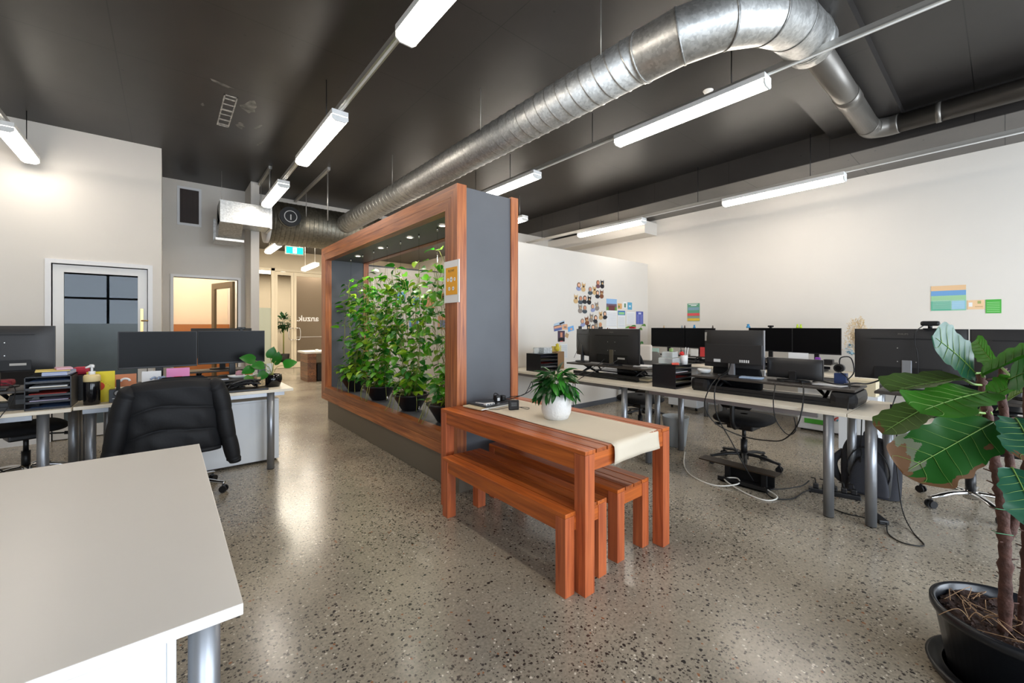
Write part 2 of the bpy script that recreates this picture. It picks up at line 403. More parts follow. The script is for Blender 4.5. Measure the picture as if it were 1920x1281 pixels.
structure(MB().box(XR - .015, XR, -3.2, 4.6, 0, .1, M_trim), 'baseboard_right')
# painted-over mark on the ceiling
b = MB(); M_scuff = mat('scuffed_pale_paint', '#a9a6a2', .8, var=.5, vs=25)
x0, x1, y0, y1 = .46, .58, 5.2, 6.05
for q in ((x0, x0 + .012, y0, y1), (x1 - .012, x1, y0, y1), (x0, x1, y0, y0 + .02), (x0, x1, y1 - .02, y1)): b.box(*q, 3.797, 3.8, M_scuff)
for i in range(6):
    yy = y0 + .08 + i * .14; b.box(x0 + .01, x1 - .015, yy, yy + random.uniform(.015, .05), 3.798, 3.8, M_scuff)
def scuff(cx, cy, rx, ry, n=14, rot=0):
    pts = []
    for k in range(n):
        a = 2 * PI * k / n; r = random.uniform(.55, 1.1); X_ = rx * r * math.cos(a); Y_ = ry * r * math.sin(a)
        pts.append((cx + X_ * math.cos(rot) - Y_ * math.sin(rot), cy + X_ * math.sin(rot) + Y_ * math.cos(rot), 3.7985))
    b.poly(pts, mat('faint_scuffed_paint', '#6d6a67', .7, var=.6, vs=14))
scuff(.70, 5.35, .09, .2); scuff(.68, 5.9, .05, .12); scuff(.42, 5.0, .12, .03, rot=.3); scuff(.85, 5.8, .02, .1, rot=.3); scuff(.95, 6.3, .015, .12, rot=.2)
scuff(.3, 5.6, .02, .05)
o = structure(b, 'trim_2', 'scuffed outline of a removed fitting on the black ceiling')

# ---- door_1 : white framed glass door
root = thing('door_1', 'white framed tinted glass door with brass lever beside a long pull', None, (-.625, 7.35, 0)); root['kind'] = 'structure'
b = MB(); x0, x1, zt, yf = -1.06, -.19, 2.15, 7.33
b.box(x0 - .05, x0, yf, 7.47, 0, zt + .05, M_trim).box(x1, x1 + .05, yf, 7.47, 0, zt + .05, M_trim).box(x0, x1, yf, 7.47, zt, zt + .05, M_trim)
b.build('door_frame', root)
b = MB(); s = .10
b.box(x0 + .008, x0 + s, 7.37, 7.41, .01, zt - .01, M_wpl).box(x1 - s, x1 - .008, 7.37, 7.41, .01, zt - .01, M_wpl).box(x0 + s, x1 - s, 7.37, 7.41, zt - .1, zt - .01, M_wpl).box(x0 + s, x1 - s, 7.37, 7.41, .01, .16, M_wpl)
leaf = b.build('door_leaf', root)
b = MB().box(x0 + s, x1 - s, 7.388, 7.396, .16, zt - .1, mat('tinted_glass', '#a9b8c4', .0, trans=1, ior=1.33)); b.build('glass_pane', root)
b = MB().box(x0 + s + .001, x1 - s - .001, 7.384, 7.3875, .16, 1.42, mat('frosted_film', '#5a666b', .35, var=.05)); b.build('frosted_film', root)
b = MB().box(x1 - .075, x1 - .045, 7.352, 7.37, 1.0, 1.62, mat('brass', '#b89a6a', .25, 1.)); b.tube([(x1 - .06, 7.36, 1.46), (x1 - .06, 7.31, 1.46), (x1 + .005, 7.305, 1.46)], .010, MATS['brass'], 10); b.build('door_handle', root)
b = MB()
for z in (1.28, 1.24, 1.2): b.box(-.445, -.428, 7.38, 7.384, z - .012, z + .012, mat('dark_blue_print', '#1c2f45', .5))
b.build('door_sign', root)
# ---- door_2 : office opening with its brown leaf standing open
root = thing('door_2', 'white door frame with a brown framed glass door standing open inside', None, (.53, 8.75, 0)); root['kind'] = 'structure'
b = MB().box(.05, .09, 8.72, 8.88, 0, 2.24, M_trim).box(.975, 1.015, 8.72, 8.88, 0, 2.24, M_trim).box(.09, .975, 8.72, 8.88, 2.2, 2.24, M_trim); b.build('door_frame', root)
M_brn = mat('bronze_frame', '#7d6a4d', .45, .3)
lm = Matrix.Translation((.95, 8.92, 0)) @ Matrix.Rotation(R(17), 4, 'Z')
def lbox(b, x0, x1, y0, y1, z0, z1, m): return b.box(x0, x1, y0, y1, z0, z1, m, M=lm)
b = MB(); lbox(b, -.04, 0, 0, .10, .01, 2.19, M_brn); lbox(b, -.04, 0, .74, .86, .01, 2.19, M_brn); lbox(b, -.04, 0, .1, .74, 2.08, 2.19, M_brn); lbox(b, -.04, 0, .1, .74, .01, .12, M_brn)
lf = b.build('door_leaf', root); b = MB(); lbox(b, -.024, -.016, .1, .74, .12, 2.08, M_glass); b.build('glass_pane', root)
# ---- glazed entrance
root = thing('door_3', 'pair of tall glazed entrance doors with a sidelight and white lettering', None, (3.2, 15, 0)); root['kind'] = 'structure'
M_al = mat('cream_aluminium', '#d8ccb4', .4, .1)
b = MB(); Y0, Y1 = 14.96, 15.06
for a, c in ((1.55, 1.62), (2.555, 2.655), (4.25, 4.35), (5.4, 5.5)): b.box(a, c, Y0, Y1, 0, 3.22, M_al)
b.box(1.2, 6.2, Y0, Y1, 3.14, 3.22, M_al); b.box(1.2, 2.555, Y0, Y1, 0, .08, M_al).box(4.35, 6.2, Y0, Y1, 0, .08, M_al); b.build('door_frame', root)
def gleaf(x0, x1):
    b = MB(); s = .075
    b.box(x0, x0 + s, 14.98, 15.03, .01, 3.13, M_al).box(x1 - s, x1, 14.98, 15.03, .01, 3.13, M_al).box(x0 + s, x1 - s, 14.98, 15.03, 3.02, 3.13, M_al).box(x0 + s, x1 - s, 14.98, 15.03, .01, .2, M_al)
    lf = b.build('door_leaf', root)
    MB().box(x0 + s, x1 - s, 15.0, 15.008, .2, 3.02, M_glass).build('glass_pane', root); return lf
l1 = gleaf(2.66, 3.2); l2 = gleaf(3.21, 4.24)
def pull(x, d, lf):
    MB().tube(spline([(x, 14.98, .93), (x, 14.9, .93), (x + d, 14.88, .95), (x + d, 14.88, 1.28), (x, 14.9, 1.3), (x, 14.98, 1.3)], 4), .012, M_chrome, 8).build('door_handle', root)
pull(3.17, -.12, l1); pull(3.25, .12, l2)
MB().box(1.62, 2.555, 15.0, 15.008, .08, 3.14, M_glass).build('glass_pane', root)
MB().box(1.62, 2.555, 14.992, 14.998, .08, 1.95, mat('frosted_glass', '#aeb3a4', .5)).build('frosted_panel', root)
Mt = Matrix.Translation((3.63, 14.995, 1.62)) @ Matrix.Rotation(R(90), 4, 'X') @ Matrix.Scale(-1, 4, (1, 0, 0))
MB().text('anzuk.', .27, Mt, M_paper, bold=.004).build('lettering', root)
b = MB()
for i in range(26): b.box(3.3 + i * .034, 3.318 + i * .034, 14.995, 14.998, 1.0, 1.018, M_paper)
b.build('safety_dots', root)
structure(wall_y(14.98, 15.1, 1.2, XR, 0, 3.8, [(1.2, 6.2, 0, 3.22)], M_cream), 'wall_end')
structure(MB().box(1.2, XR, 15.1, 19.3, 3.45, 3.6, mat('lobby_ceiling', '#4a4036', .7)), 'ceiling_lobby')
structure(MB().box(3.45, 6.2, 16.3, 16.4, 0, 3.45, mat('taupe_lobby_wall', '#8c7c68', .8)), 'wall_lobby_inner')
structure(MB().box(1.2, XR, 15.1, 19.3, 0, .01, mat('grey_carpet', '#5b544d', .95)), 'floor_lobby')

# ---- planter room divider (one big thing)
X0, X1, YN, YF, ZB, ZT = 1.80, 2.45, 2.84, 6.64, .30, 2.55
root = thing('planter_divider', 'large timber framed charcoal room divider with an open planting window', 'room divider', (2.12, 4.74, 0))
MB().box(1.87, 2.38, 2.92, 6.56, 0, .3, mat('brushed_plinth', '#776e60', .45, .15)).build('plinth', root)
T = .19
b = MB().box(X0 + .07, X1 - .08, YN + .015, YN + T - .01, ZB + .01, ZT - .012, M_slate).box(X0 + .07, X1 - .08, YF - T + .01, YF - .015, ZB + .01, ZT - .012, M_slate)
b.box(X0 + .07, X1 - .08, YN + T - .01, YF - T + .01, ZT - T + .01, ZT - .012, M_slate).box(X0 + .07, X1 - .08, YN + T - .01, YF - T + .01, ZB + .01, ZB + T - .01, M_slate)
b.build('carcass', root)
def timber_frame(xa, xb, name):
    b = MB(); g = .002; h = T / 2
    for k, (o0, o1) in enumerate(((0, h), (h, T))):
        # top & bottom rails (mitred polygons in YZ)
        for zz, sgn in ((ZT, -1), (ZB, 1)):
            pts = [(xa, YN + o0, zz + sgn * o0), (xa, YF - o0, zz + sgn * o0), (xa, YF - o1 + g, zz + sgn * (o1 - g)), (xa, YN + o1 - g, zz + sgn * (o1 - g))]
            b.poly(pts, PY, xb - xa, (1, 0, 0))
        for yy, sgn in ((YN, 1), (YF, -1)):
            pts = [(xa, yy + sgn * o0, ZT - o0), (xa, yy + sgn * o0, ZB + o0), (xa, yy + sgn * (o1 - g), ZB + o1 - g), (xa, yy + sgn * (o1 - g), ZT - o1 + g)]
            b.poly(pts, PZ, xb - xa, (1, 0, 0))
    return b.build(name, root)
timber_frame(X0, X0 + .09, 'timber_frame'); timber_frame(X1 - .08, X1, 'timber_frame')
for y in (3.5, 4.2, 5.0, 5.8):
    b = MB().lathe([(.045, 0), (.045, -.006), (.03, -.004)], M_trim, (2.05, y, ZT - T + .006), 16, cap0=False).lathe([(0, 0), (.03, 0)], mat('downlight_lens', '#ffffff', .5, emit=('#fff0da', 3)), (2.05, y, ZT - T + .001), 16, cap0=False); o = b.build('downlight', root)
    sl = bpy.data.lights.new('downlight_lamp', 'SPOT'); sl.energy = 15; sl.color = (1, .93, .8); sl.spot_size = R(115); sl.spot_blend = .8; sl.shadow_soft_size = .03
    so = bpy.data.objects.new('downlight_lamp', sl); so.location = (2.05, y, ZT - T - .02); COL.objects.link(so)
M_emd = None
wy = []
for px in (658, 680, 700.5, 726, 751, 785.5, 820):
    wy.append(atx(px, 500, 2.06).y)
for y in wy:
    b = MB().cyl((2.06, y, ZT - T + .012), (2.06, y, ZT - T - .03), .007, M_chrome, seg=8).cyl((2.06, y, ZB + T - .01), (2.06, y, ZB + T + .05), .007, M_chrome, seg=8)
    b.cyl((2.06, y, ZB + T + .04), (2.06, y, ZT - T - .02), .0012, M_chrome, seg=5); b.build('wire_cable', root)
# poster on the near timber post
MPo = mat('poster_orange', '#eea82b', .6); MPt = mat('poster_print', '#5a4a2c', .6)
b = MB().box(1.792, 1.799, 2.80, 3.03, 1.585, 1.93, M_paper)
b.box(1.790, 1.7925, 2.825, 3.0, 1.65, 1.875, MPo)
Mt = Matrix.Translation((1.7895, 2.915, 1.845)) @ Matrix.Rotation(R(-90), 4, 'Z') @ Matrix.Rotation(R(90), 4, 'X')
b.text('FLOW!', .03, Mt, MPt, .0003)
for (yy, zz, r) in ((2.915, 1.775, .022), (2.965, 1.775, .014), (2.862, 1.775, .014), (2.945, 1.70, .016), (2.885, 1.70, .016)):
    b.cyl((1.7905, yy, zz), (1.7893, yy, zz), r, M_paper, seg=20, smooth=False); b.box(1.7885, 1.7893, yy - r * .5, yy + r * .5, zz - .002, zz + .002, MPt)
o = b.build('wall_poster'); tag(o, 'orange and white printed sheet taped to the near timber post of the divider', 'poster')

# ================================================================== PLANTS
def leaf(b, base, d, up, L, w, m, shape='heart', fold=.25, curl=.3, nv=4, smooth=True):
    """blade along d, with fold about the midrib and a curl of the tip"""
    d = Vector(d).normalized(); up = Vector(up); up = (up - d * up.dot(d)); up = up.normalized() if up.length > 1e-4 else d.orthogonal().normalized(); s = d.cross(up)
    base = Vector(base); rows = []
    for i in range(nv + 1):
        t = i / nv
        if shape == 'heart': ww = w * (math.sin(PI * min(1, t * .86 + .14)) ** .75) * (1 - .35 * t) * 1.15
        else: ww = w * math.sin(PI * (t * .94 + .03)) ** .8
        if i == nv: ww = 0
        c = base + d * (L * t) + up * (-curl * L * t * t)
        rows.append((c, ww))
    g = []
    for c, ww in rows:
        g.append([b.bm.verts.new(c + s * ww + up * fold * ww), b.bm.verts.new(c), b.bm.verts.new(c - s * ww + up * fold * ww)] if ww > 0 else [b.bm.verts.new(c)])
    for a, c in zip(g, g[1:]):
        if len(c) == 3 and len(a) == 3:
            b.face([a[0], a[1], c[1], c[0]], m, smooth); b.face([a[1], a[2], c[2], c[1]], m, smooth)
        elif len(a) == 3:
            b.face([a[0], a[1], c[0]], m, smooth); b.face([a[1], a[2], c[0]], m, smooth)
def leafmat(name, col, isl=.35, rough=.35):
    m = mat(name, col, rough, island=isl)
    b = m.node_tree.nodes['Principled BSDF']; b.inputs['Subsurface Weight'].default_value = 0
    # thin leaf: some light passes through
    n = m.node_tree.nodes; l = m.node_tree.links
    tr = n.new('ShaderNodeBsdfTranslucent'); mx = n.new('ShaderNodeMixShader'); mx.inputs[0].default_value = .28
    src = b.inputs['Base Color'].links[0].from_socket if b.inputs['Base Color'].links else None
    if src: l.new(src, tr.inputs['Color'])
    l.new(b.outputs[0], mx.inputs[1]); l.new(tr.outputs[0], mx.inputs[2]); l.new(mx.outputs[0], n['Material Output'].inputs['Surface'])
    return m
ML1 = leafmat('bright_vine_leaf', '#559a1c'); ML2 = leafmat('deep_vine_leaf', '#24701a'); ML3 = leafmat('lime_vine_leaf', '#86ad22')
MST = mat('vine_stem', '#8a8f45', .6, island=.3)
MPOT = mat('black_bowl', '#17171a', .35)
Z0 = ZB + T - .01
def vine_plant(y, x, label, nst, zmax, spread, dens=1.0, bushy=60):
    root = thing('climbing_plant', label, 'plant', (x, y, Z0), 0, 'climbing plants in the divider window')
    MB().lathe([(.085, 0), (.10, .01), (.19, .16), (.20, .165), (.20, .18), (.185, .18), (.17, .15)], MPOT, (x, y, Z0), 28).build('pot', root)
    MB().lathe([(.178, .155), (.12, .168), (.0, .172)], M_soil, (x, y, Z0), 20, cap0=False).build('soil', root)
    st = MB(); lv = MB()
    for k in range(nst):
        a = random.uniform(0, 2 * PI); r = random.uniform(.02, .12)
        p = Vector((x + r * math.cos(a), y + r * math.sin(a), Z0 + .165)); yt = y + random.uniform(-spread, spread)
        H = random.uniform(.62, 1.) * (zmax - p.z); n = int(H / .07); pts = [p.copy()]; n = max(n, 5)
        drift = (yt - p.y) / (n * .55)
        for i in range(n):
            p = p + Vector((random.uniform(-.022, .022) + (2.05 - p.x) * .12, (drift if i < n * .55 else 0) + random.uniform(-.04, .04), H / n)); pts.append(p.copy())
            if random.random() < .85 * dens:
                for q in range(random.choice((1, 1, 2))):
                    aa = random.uniform(0, 2 * PI); d = Vector((math.cos(aa), math.sin(aa), random.uniform(-.7, .35)))
                    stem_end = p + Vector((d.x, d.y, .25)) * random.uniform(.03, .08)
                    st.tube([p, stem_end], .0016, MST, 3, False)
                    L = random.uniform(.06, .12)
                    leaf(lv, stem_end, d, Vector((-.5 - d.x * .3, -d.y * .3, 1)) + Vector((random.uniform(-.5, .5), random.uniform(-.5, .5), 0)), L, L * .42, random.choice((ML1, ML1, ML2, ML2, ML3)), curl=random.uniform(.1, .5), fold=random.uniform(.1, .45))
        st.tube(pts, .0028, MST, 4, False)
    for k in range(bushy):
        a = random.uniform(0, 2 * PI); r = random.uniform(.02, .17); p0 = Vector((x + r * .6 * math.cos(a), y + r * .6 * math.sin(a), Z0 + .165))
        p = Vector((x + r * 1.35 * math.cos(a), y + r * 1.35 * math.sin(a), Z0 + .19 + random.uniform(0, .26) * (1.15 - r * 3)))
        st.tube([p0, (p0 + p) / 2 + Vector((0, 0, .03)), p], .0018, MST, 3, False)
        d = Vector((math.cos(a) + random.uniform(-.6, .6), math.sin(a) + random.uniform(-.6, .6), random.uniform(-.5, .4))); L = random.uniform(.06, .11)
        leaf(lv, p, d, (0, 0, 1), L, L * .36, random.choice((ML1, ML2, ML3)), curl=random.uniform(.1, .5))
    # trailing runners over the rim
    for k in range(5):
        a = random.uniform(PI * .7, PI * 1.5); q = Vector((math.cos(a), math.sin(a), 0)); c = Vector((x, y, Z0))
        st.tube(spline([c + q * .1 + Vector((0, 0, .17)), c + q * .2 + Vector((0, 0, .20)), c + q * .235 + Vector((0, 0, .10)), c + q * random.uniform(.2, .27) + Vector((random.uniform(-.02, .02), random.uniform(-.05, .05), .012))], 4), .003, MST, 5)
    st.build('vine_stems', root); lv.build('foliage', root)
vine_plant(5.85, 2.04, 'farthest climbing vine in a black bowl against the charcoal end panel', 19, 2.05, .38, .85, 110)
vine_plant(4.98, 2.03, 'second climbing vine from the far end, dense leaves over a black bowl', 24, 2.12, .50, .85, 80)
vine_plant(4.15, 2.04, 'third climbing vine from the far end with yellow runners looping over its black bowl', 21, 2.16, .50, .8, 45)
vine_plant(3.42, 2.06, 'nearest climbing vine, in the black bowl partly behind the timber table', 17, 2.18, .40, .75, 60)

# ================================================================== TIMBER TABLE AND BENCHES
def slat_furniture(name, label, cat, x0, x1, y0, y1, h, leg, nsl, rail, group=None):
    root = thing(name, label, cat, ((x0 + x1) / 2, (y0 + y1) / 2, 0), 0, group)
    b = MB(); w = (x1 - x0 + .008) / nsl
    for i in range(nsl): b.box(x0 + i * w, x0 + (i + 1) * w - .008, y0, y1, h - .022, h, WY, .002)
    b.build('tabletop' if cat == 'table' else 'seat', root)
    b = MB().box(x0 + .004, x0 + .03, y0 + leg, y1 - leg, h - rail, h - .023, WY).box(x1 - .03, x1 - .004, y0 + leg, y1 - leg, h - rail, h - .023, WY)
    b.box(x0 + leg, x1 - leg, y0 + .004, y0 + .03, h - rail, h - .023, WX).box(x0 + leg, x1 - leg, y1 - .03, y1 - .004, h - rail, h - .023, WX); b.build('rail', root)
    for a in (x0, x1 - leg):
        for c in (y0, y1 - leg): MB().box(a, a + leg, c, c + leg, 0, h - .023, WZ, .002).build('leg', root)
    return root
slat_furniture('dining_table', 'orange-red slatted timber table with a cream runner along it', 'table', 1.645, 2.47, 1.38, 2.83, .75, .075, 9, .11)
slat_furniture('bench', 'slatted timber bench in front of the timber table, nearer the aisle', 'bench', 1.56, 1.90, 1.44, 2.66, .43, .07, 4, .10, 'timber benches')
slat_furniture('bench', 'slatted timber bench under the far side of the timber table', 'bench', 2.03, 2.36, 1.46, 2.72, .43, .07, 4, .10, 'timber benches')
# runner
MR = mat('natural_linen', '#e0d3bd', .9, bump=.25, bs=500)
def rf(u, v):
    x = 1.865 + .47 * v + .004 * math.sin(u * 9 + v * 3); s = u * 1.50; y = 2.76 - s; z = .754
    if y < 1.385:
        e = 1.385 - y; y = 1.385 - min(e, .02) * .9 - .008 * math.sin(e * 20 + v * 4); z = .754 - max(0, e - .012)
    return (x, y, z + .0012 * math.sin(v * 14 + u * 5))
b = MB().grid(rf, 60, 10, MR); o = b.build('table_runner'); sol = o.modifiers.new('s', 'SOLIDIFY'); sol.thickness = .002; tag(o, 'cream linen runner lying along the timber table and hanging over its near end', 'table runner')
# plant in white pot
def lance_plant(root, c, n, R0, H, m1, m2, L0, w, nst=5):
    st = MB(); lv = MB()
    for k in range(n):
        a = random.uniform(0, 2 * PI); e = random.uniform(.0, 1.); ca, sa = math.cos(a), math.sin(a)
        r = R0 * (.35 + .65 * e); z = H * (1 - .75 * e) + random.uniform(-.02, .02)
        p0 = Vector(c) + Vector((ca * .02, sa * .02, 0)); p1 = Vector(c) + Vector((ca * r * .55, sa * r * .55, z))
        st.tube(spline([p0, p0 * .5 + p1 * .5 + Vector((0, 0, z * .25)), p1], 3), .0016, m2, 4, False)
        L = random.uniform(.75, 1.1) * L0
        leaf(lv, p1, (ca + random.uniform(-.5, .5), sa + random.uniform(-.5, .5), .45 - 1.2 * e + random.uniform(-.45, .45)), (-ca * .2 + random.uniform(-.5, .5), -sa * .2 + random.uniform(-.5, .5), 1), L, w * L, random.choice((m1, m1, m2)), 'lance', .3, random.uniform(.2, .7), 6)
    st.build('stems', root); lv.build('foliage', root)
MLD = leafmat('dark_glossy_leaf', '#1d4f1f', .4, .3); MLM = leafmat('mid_glossy_leaf', '#3f8a2e', .35, .3)
pc = Vector((2.075, 2.0, .7545))
root = thing('potted_plant', 'bushy dark green plant in a white ribbed pot on the table runner', 'plant', pc)
MWP = mat('white_glazed_pot', '#dedcd8', .5, bump=.3, bs=60)
MB().lathe([(.07, 0), (.082, .004), (.096, .035), (.099, .04), (.104, .075), (.10, .13), (.088, .172), (.080, .172), (.09, .13), (.088, .12)], MWP, pc, 36).build('pot', root)
MB().lathe([(.089, .14), (0, .146)], M_soil, pc, 20, cap0=False).build('soil', root)
lance_plant(root, pc + Vector((0, 0, .145)), 125, .19, .17, MLD, MLM, .11, .18)

# things on the table
def slab(name, label, cat, pts_c, w, d, h, rz, m, m2=None):
    Mx = Matrix.Translation(pts_c) @ Matrix.Rotation(rz, 4, 'Z'); b = MB().box(-w / 2, w / 2, -d / 2, d / 2, 0, h, m, min(.004, h * .3), M=Mx)
    if m2: b.box(-w / 2 + .004, w / 2 + .001, -d / 2 - .001, d / 2 - .004, h * .2, h * .75, m2, M=Mx)
    o = b.build(name); return tag(o, label, cat)
slab('notebook', 'cream edged notebook lying under the laptop on the timber table', 'notebook', (1.955, 2.655, .7555), .30, .22, .012, R(6), mat('cream_card', '#cdbf9f', .7), M_paper)
root = thing('laptop', 'closed grey laptop with a white hub on its lid beside the divider', 'laptop', (2.02, 2.66, .768), R(4))
MLAP = mat('space_grey_metal', '#5b5d60', .35, .8)
MB().box(-.16, .16, -.115, .105, 0, .008, MLAP, .003).build('base', root, local=True); MB().box(-.16, .16, -.115, .105, .009, .014, MLAP, .002).build('lid', root, local=True)
b = MB().box(1.88, 1.965, 2.555, 2.59, .7825, .7965, M_wpl, .004); 
for i in range(3): b.box(1.89 + i * .025, 1.906 + i * .025, 2.5545, 2.556, .786, .792, M_black)
b.tube([(1.90, 2.59, .79), (1.87, 2.68, .79)], .004, M_wpl, 6); o = b.build('usb_hub'); tag(o, 'small white port hub lying on the closed grey laptop', 'adapter')
root = thing('power_adapter', 'black square power brick with a looped cord standing on the runner', 'power adapter', (2.03, 2.405, .7555), R(-25))
MB().box(-.04, .04, -.014, .014, 0, .075, M_bpl, .008).build('brick', root, local=True)
b = MB()
for i in range(4): b.box(-.022, .022, -.0145, -.014, .03 + i * .008, .033 + i * .008, mat('grey_print', '#77797c', .6))
b.build('printed_label', root, local=True)
MB().tube(spline([(.04, 0, .02), (.10, -.02, .004), (.13, .02, .004), (.09, .06, .004), (-.02, .08, .004), (-.14, .02, .004), (-.2, .12, .004), (-.17, .2, .004)], 6), .0022, M_cable, 6).build('cord', root, local=True)
b = MB().tube(spline([(2.03, 2.66, .80), (2.08, 2.70, .84), (2.12, 2.63, .80), (2.18, 2.62, .81), (2.27, 2.55, .83), (2.33, 2.53, .93), (2.31, 2.52, .86), (2.2, 2.6, .80), (2.1, 2.64, .79)], 8), .0035, M_cable, 8)
b.box(2.03, 2.08, 2.62, 2.66, .783, .835, M_bpl, .01).box(2.10, 2.14, 2.63, 2.68, .783, .825, M_bpl, .01); b.box(2.040, 2.064, 2.6185, 2.62, .79, .815, M_paper)
o = b.build('charger_cord'); tag(o, 'tangled black charger and plug heaped on the closed laptop', 'charger')

# ================================================================== DESKS
DH = .775
def desk(label, x0, x1, y0, y1, legs, group, top=M_desk, beam=None, name='desk', h=DH, r=.0325):
    root = thing(name, label, 'desk', ((x0 + x1) / 2, (y0 + y1) / 2, 0), 0, group)
    MB().box(x0, x1, y0, y1, h - .026, h, top, .002).build('desktop', root)
    for (x, y) in legs:
        b = MB().cyl((x, y, .006), (x, y, h - .026), r, M_leg, seg=24); b.cyl((x, y, 0), (x, y, .007), r - .002, M_black, seg=20); b.build('leg', root)
    b = MB()
    for q in (beam or []): b.box(*q, h - .066, h - .027, M_leg)
    if beam: b.build('underframe', root)
    return root
# foreground table
desk('large off-white table top filling the near left corner', -1.45, .133, 1.10, 2.73, [(.072, 1.27), (.06, 2.6), (-1.35, 1.27), (-1.35, 2.6)], 'desks', M_desk2, [(-1.3, .03, 1.30, 1.34)])
MB_ = MB
MMET = mat('white_enamel', '#e2e5e8', .35)
def pedestal(label, x0, x1, y0, y1, z0, z1, face, nd=3, group='white pedestals', handles=True):
    root = thing('drawer_pedestal', label, 'drawers', ((x0 + x1) / 2, (y0 + y1) / 2, 0), 0, group)
    MB().box(x0, x1, y0, y1, z0, z1, MMET, .003).build('body', root)
    hh = (z1 - z0 - .01) / nd
    for k in range(nd):
        za, zb = z0 + .008 + k * hh, z0 + k * hh + hh - .008
        if face == '+x': q = (x1, x1 + .018, y0 + .005, y1 - .005)
        elif face == '-x': q = (x0 - .018, x0, y0 + .005, y1 - .005)
        else: q = (x0 + .005, x1 - .005, y0 - .018, y0)
        d = MB().box(*q, za, zb, MMET, .003).build('drawer', root)
        if handles:
            if face == '+x': MB().box(x1 + .018, x1 + .024, y0 + .012, y0 + .05, zb - .05, zb - .02, M_slate).build('handle', d)
            elif face == '-x': MB().box(x0 - .024, x0 - .018, y1 - .2, y1 - .1, zb - .03, zb - .018, M_slate).build('handle', d)
    b = MB()
    for a in (x0 + .04, x1 - .04):
        for c in (y0 + .04, y1 - .04): b.cyl((a, c, 0), (a, c, z0), .018, M_black, seg=10)
    b.build('caster', root); return root
pedestal('white drawer pedestal under the large near table, beside its grey leg', -.46, .0, 1.24, 1.80, .05, .735, '+x')

# left desks
LY0, LY1 = 4.50, 5.30
desk('white desk with the puffer jacket chair in front and a potted plant at its end', -.545, .97, 4.55, LY1, [(.78, 4.60), (.88, 5.22), (-.33, 4.62), (-.46, 4.66)], 'desks', M_desk, [(-.5, .9, 4.60, 4.63)])
desk('white desk at the far left carrying the stacked letter trays', -2.1, -.55, LY0, LY1, [(-.70, 4.57), (-1.98, 4.6), (-.62, 5.2), (-1.98, 5.2)], 'desks', M_desk, [(-2.0, -.75, 4.54, 4.57)])
desk('white desk in the second left row, behind the puffer jacket desk', -.545, .95, 5.32, 6.1, [(-.35, 5.42), (.85, 5.42), (-.47, 6.02), (.85, 6.02)], 'desks')
desk('white desk in the second left row, behind the letter tray desk', -2.1, -.55, 5.32, 6.1, [(-.63, 5.5), (-1.98, 5.42), (-1.98, 6.02), (-.63, 6.02)], 'desks')
pedestal('white metal pedestal under the jacket desk, next to the aisle', .20, .90, 4.86, 5.28, .02, .64, '-y', 1, handles=False)
# right desks
AX0, AX1 = 3.68, 4.50
desk('pale desk nearest the fig plant, holding the big monitor pair seen from behind', AX0, AX1, -.95, .715, [(3.765, .60), (4.44, .60), (3.765, -.85), (4.44, -.85)], 'desks', M_desk, [(3.74, 3.76, -.8, .55)])
desk('pale desk in the middle of the right row, above the black swivel chair', AX0, AX1, .72, 2.455, [(3.72, .83), (4.44, .83), (3.765, 2.33), (4.42, 2.33)], 'desks', M_desk, [(3.72, 3.75, .9, 2.3)])
desk('pale desk at the end of the right row, against the partition wall', AX0, AX1, 2.46, 4.58, [(3.765, 2.62), (4.42, 2.62), (3.765, 4.45), (4.42, 4.45)], 'desks', M_desk, [(3.72, 3.75, 2.65, 4.4)])
for y0, y1, lb in ((2.85, 4.55, 'pale desk along the right wall, closest to the partition corner'), (1.12, 2.84, 'pale desk along the right wall, above the green labelled pedestal'), (-.62, 1.11, 'pale desk along the right wall behind the fig plant')):
    desk(lb, 6.30, 7.10, y0, y1, [(6.36, y0 + .1), (7.02, y0 + .1), (6.36, y1 - .1), (7.02, y1 - .1)], 'desks', M_desk, [(6.34, 6.36, y0 + .12, y1 - .12)])

# ================================================================== SIT-STAND RISERS
M_rtop = mat('lit_riser_top', '#3a3531', .42)  # black riser top coloured paler and browner for the light falling on it
def riser(label, x, y, z, w, d, h, rz, curved=False, tray=True):
    """w along local x, front (user side) = local -y"""
    root = thing('desk_riser', label, 'desk riser', (x, y, z), rz, 'sit-stand risers')
    b = MB().box(-w / 2, w / 2, -d / 2, d / 2, h - .02, h, M_rtop, .006)
    b.build('platform', root, local=True)
    MB().box(-w * (.49 if curved else .40), w * (.49 if curved else .40), -d * .40, d * .46, 0, .03 if curved else .018, M_bpl, .004).box(-w * .42, w * .42, d * .40, d * .43, .02, .06, M_bpl, .004).build('base', root, local=True)
    for s in (-1, 1):
        b = MB()
        if curved: b.box(s * (w / 2 - .16), s * (w / 2 + .01), -d * .5, d * .5, 0, h - .021, M_bpl, .045)
        b.tube([(s * w * .33, d * .4, .02), (s * w * .33, -d * .3, h - .02)], .014, M_bpl, 6); b.tube([(s * w * .30, -d * .35, .02), (s * w * .30, d * .3, h - .02)], .014, M_bpl, 6)
        b.build('lift_arm', root, local=True)
    if tray: 
        b = MB().box(-w * .36, w * .36, -d / 2 - .20, -d / 2 + .06, .035, .05, M_bpl, .004); b.tube([(-w * .3, -d / 2, .045), (-w * .3, -d / 2 + .1, h - .02)], .01, M_bpl, 6).tube([(w * .3, -d / 2, .045), (w * .3, -d / 2 + .1, h - .02)], .01, M_bpl, 6)
        b.build('keyboard_tray', root, local=True)
    return root
riser('wide black riser with rounded ends under the two monitors on the middle right desk', 4.10, 1.33, DH, 1.24, .42, .145, R(90), True, False)
riser('thin black riser on the desk against the partition wall', 4.12, 3.03, DH, 1.12, .42, .155, R(90))
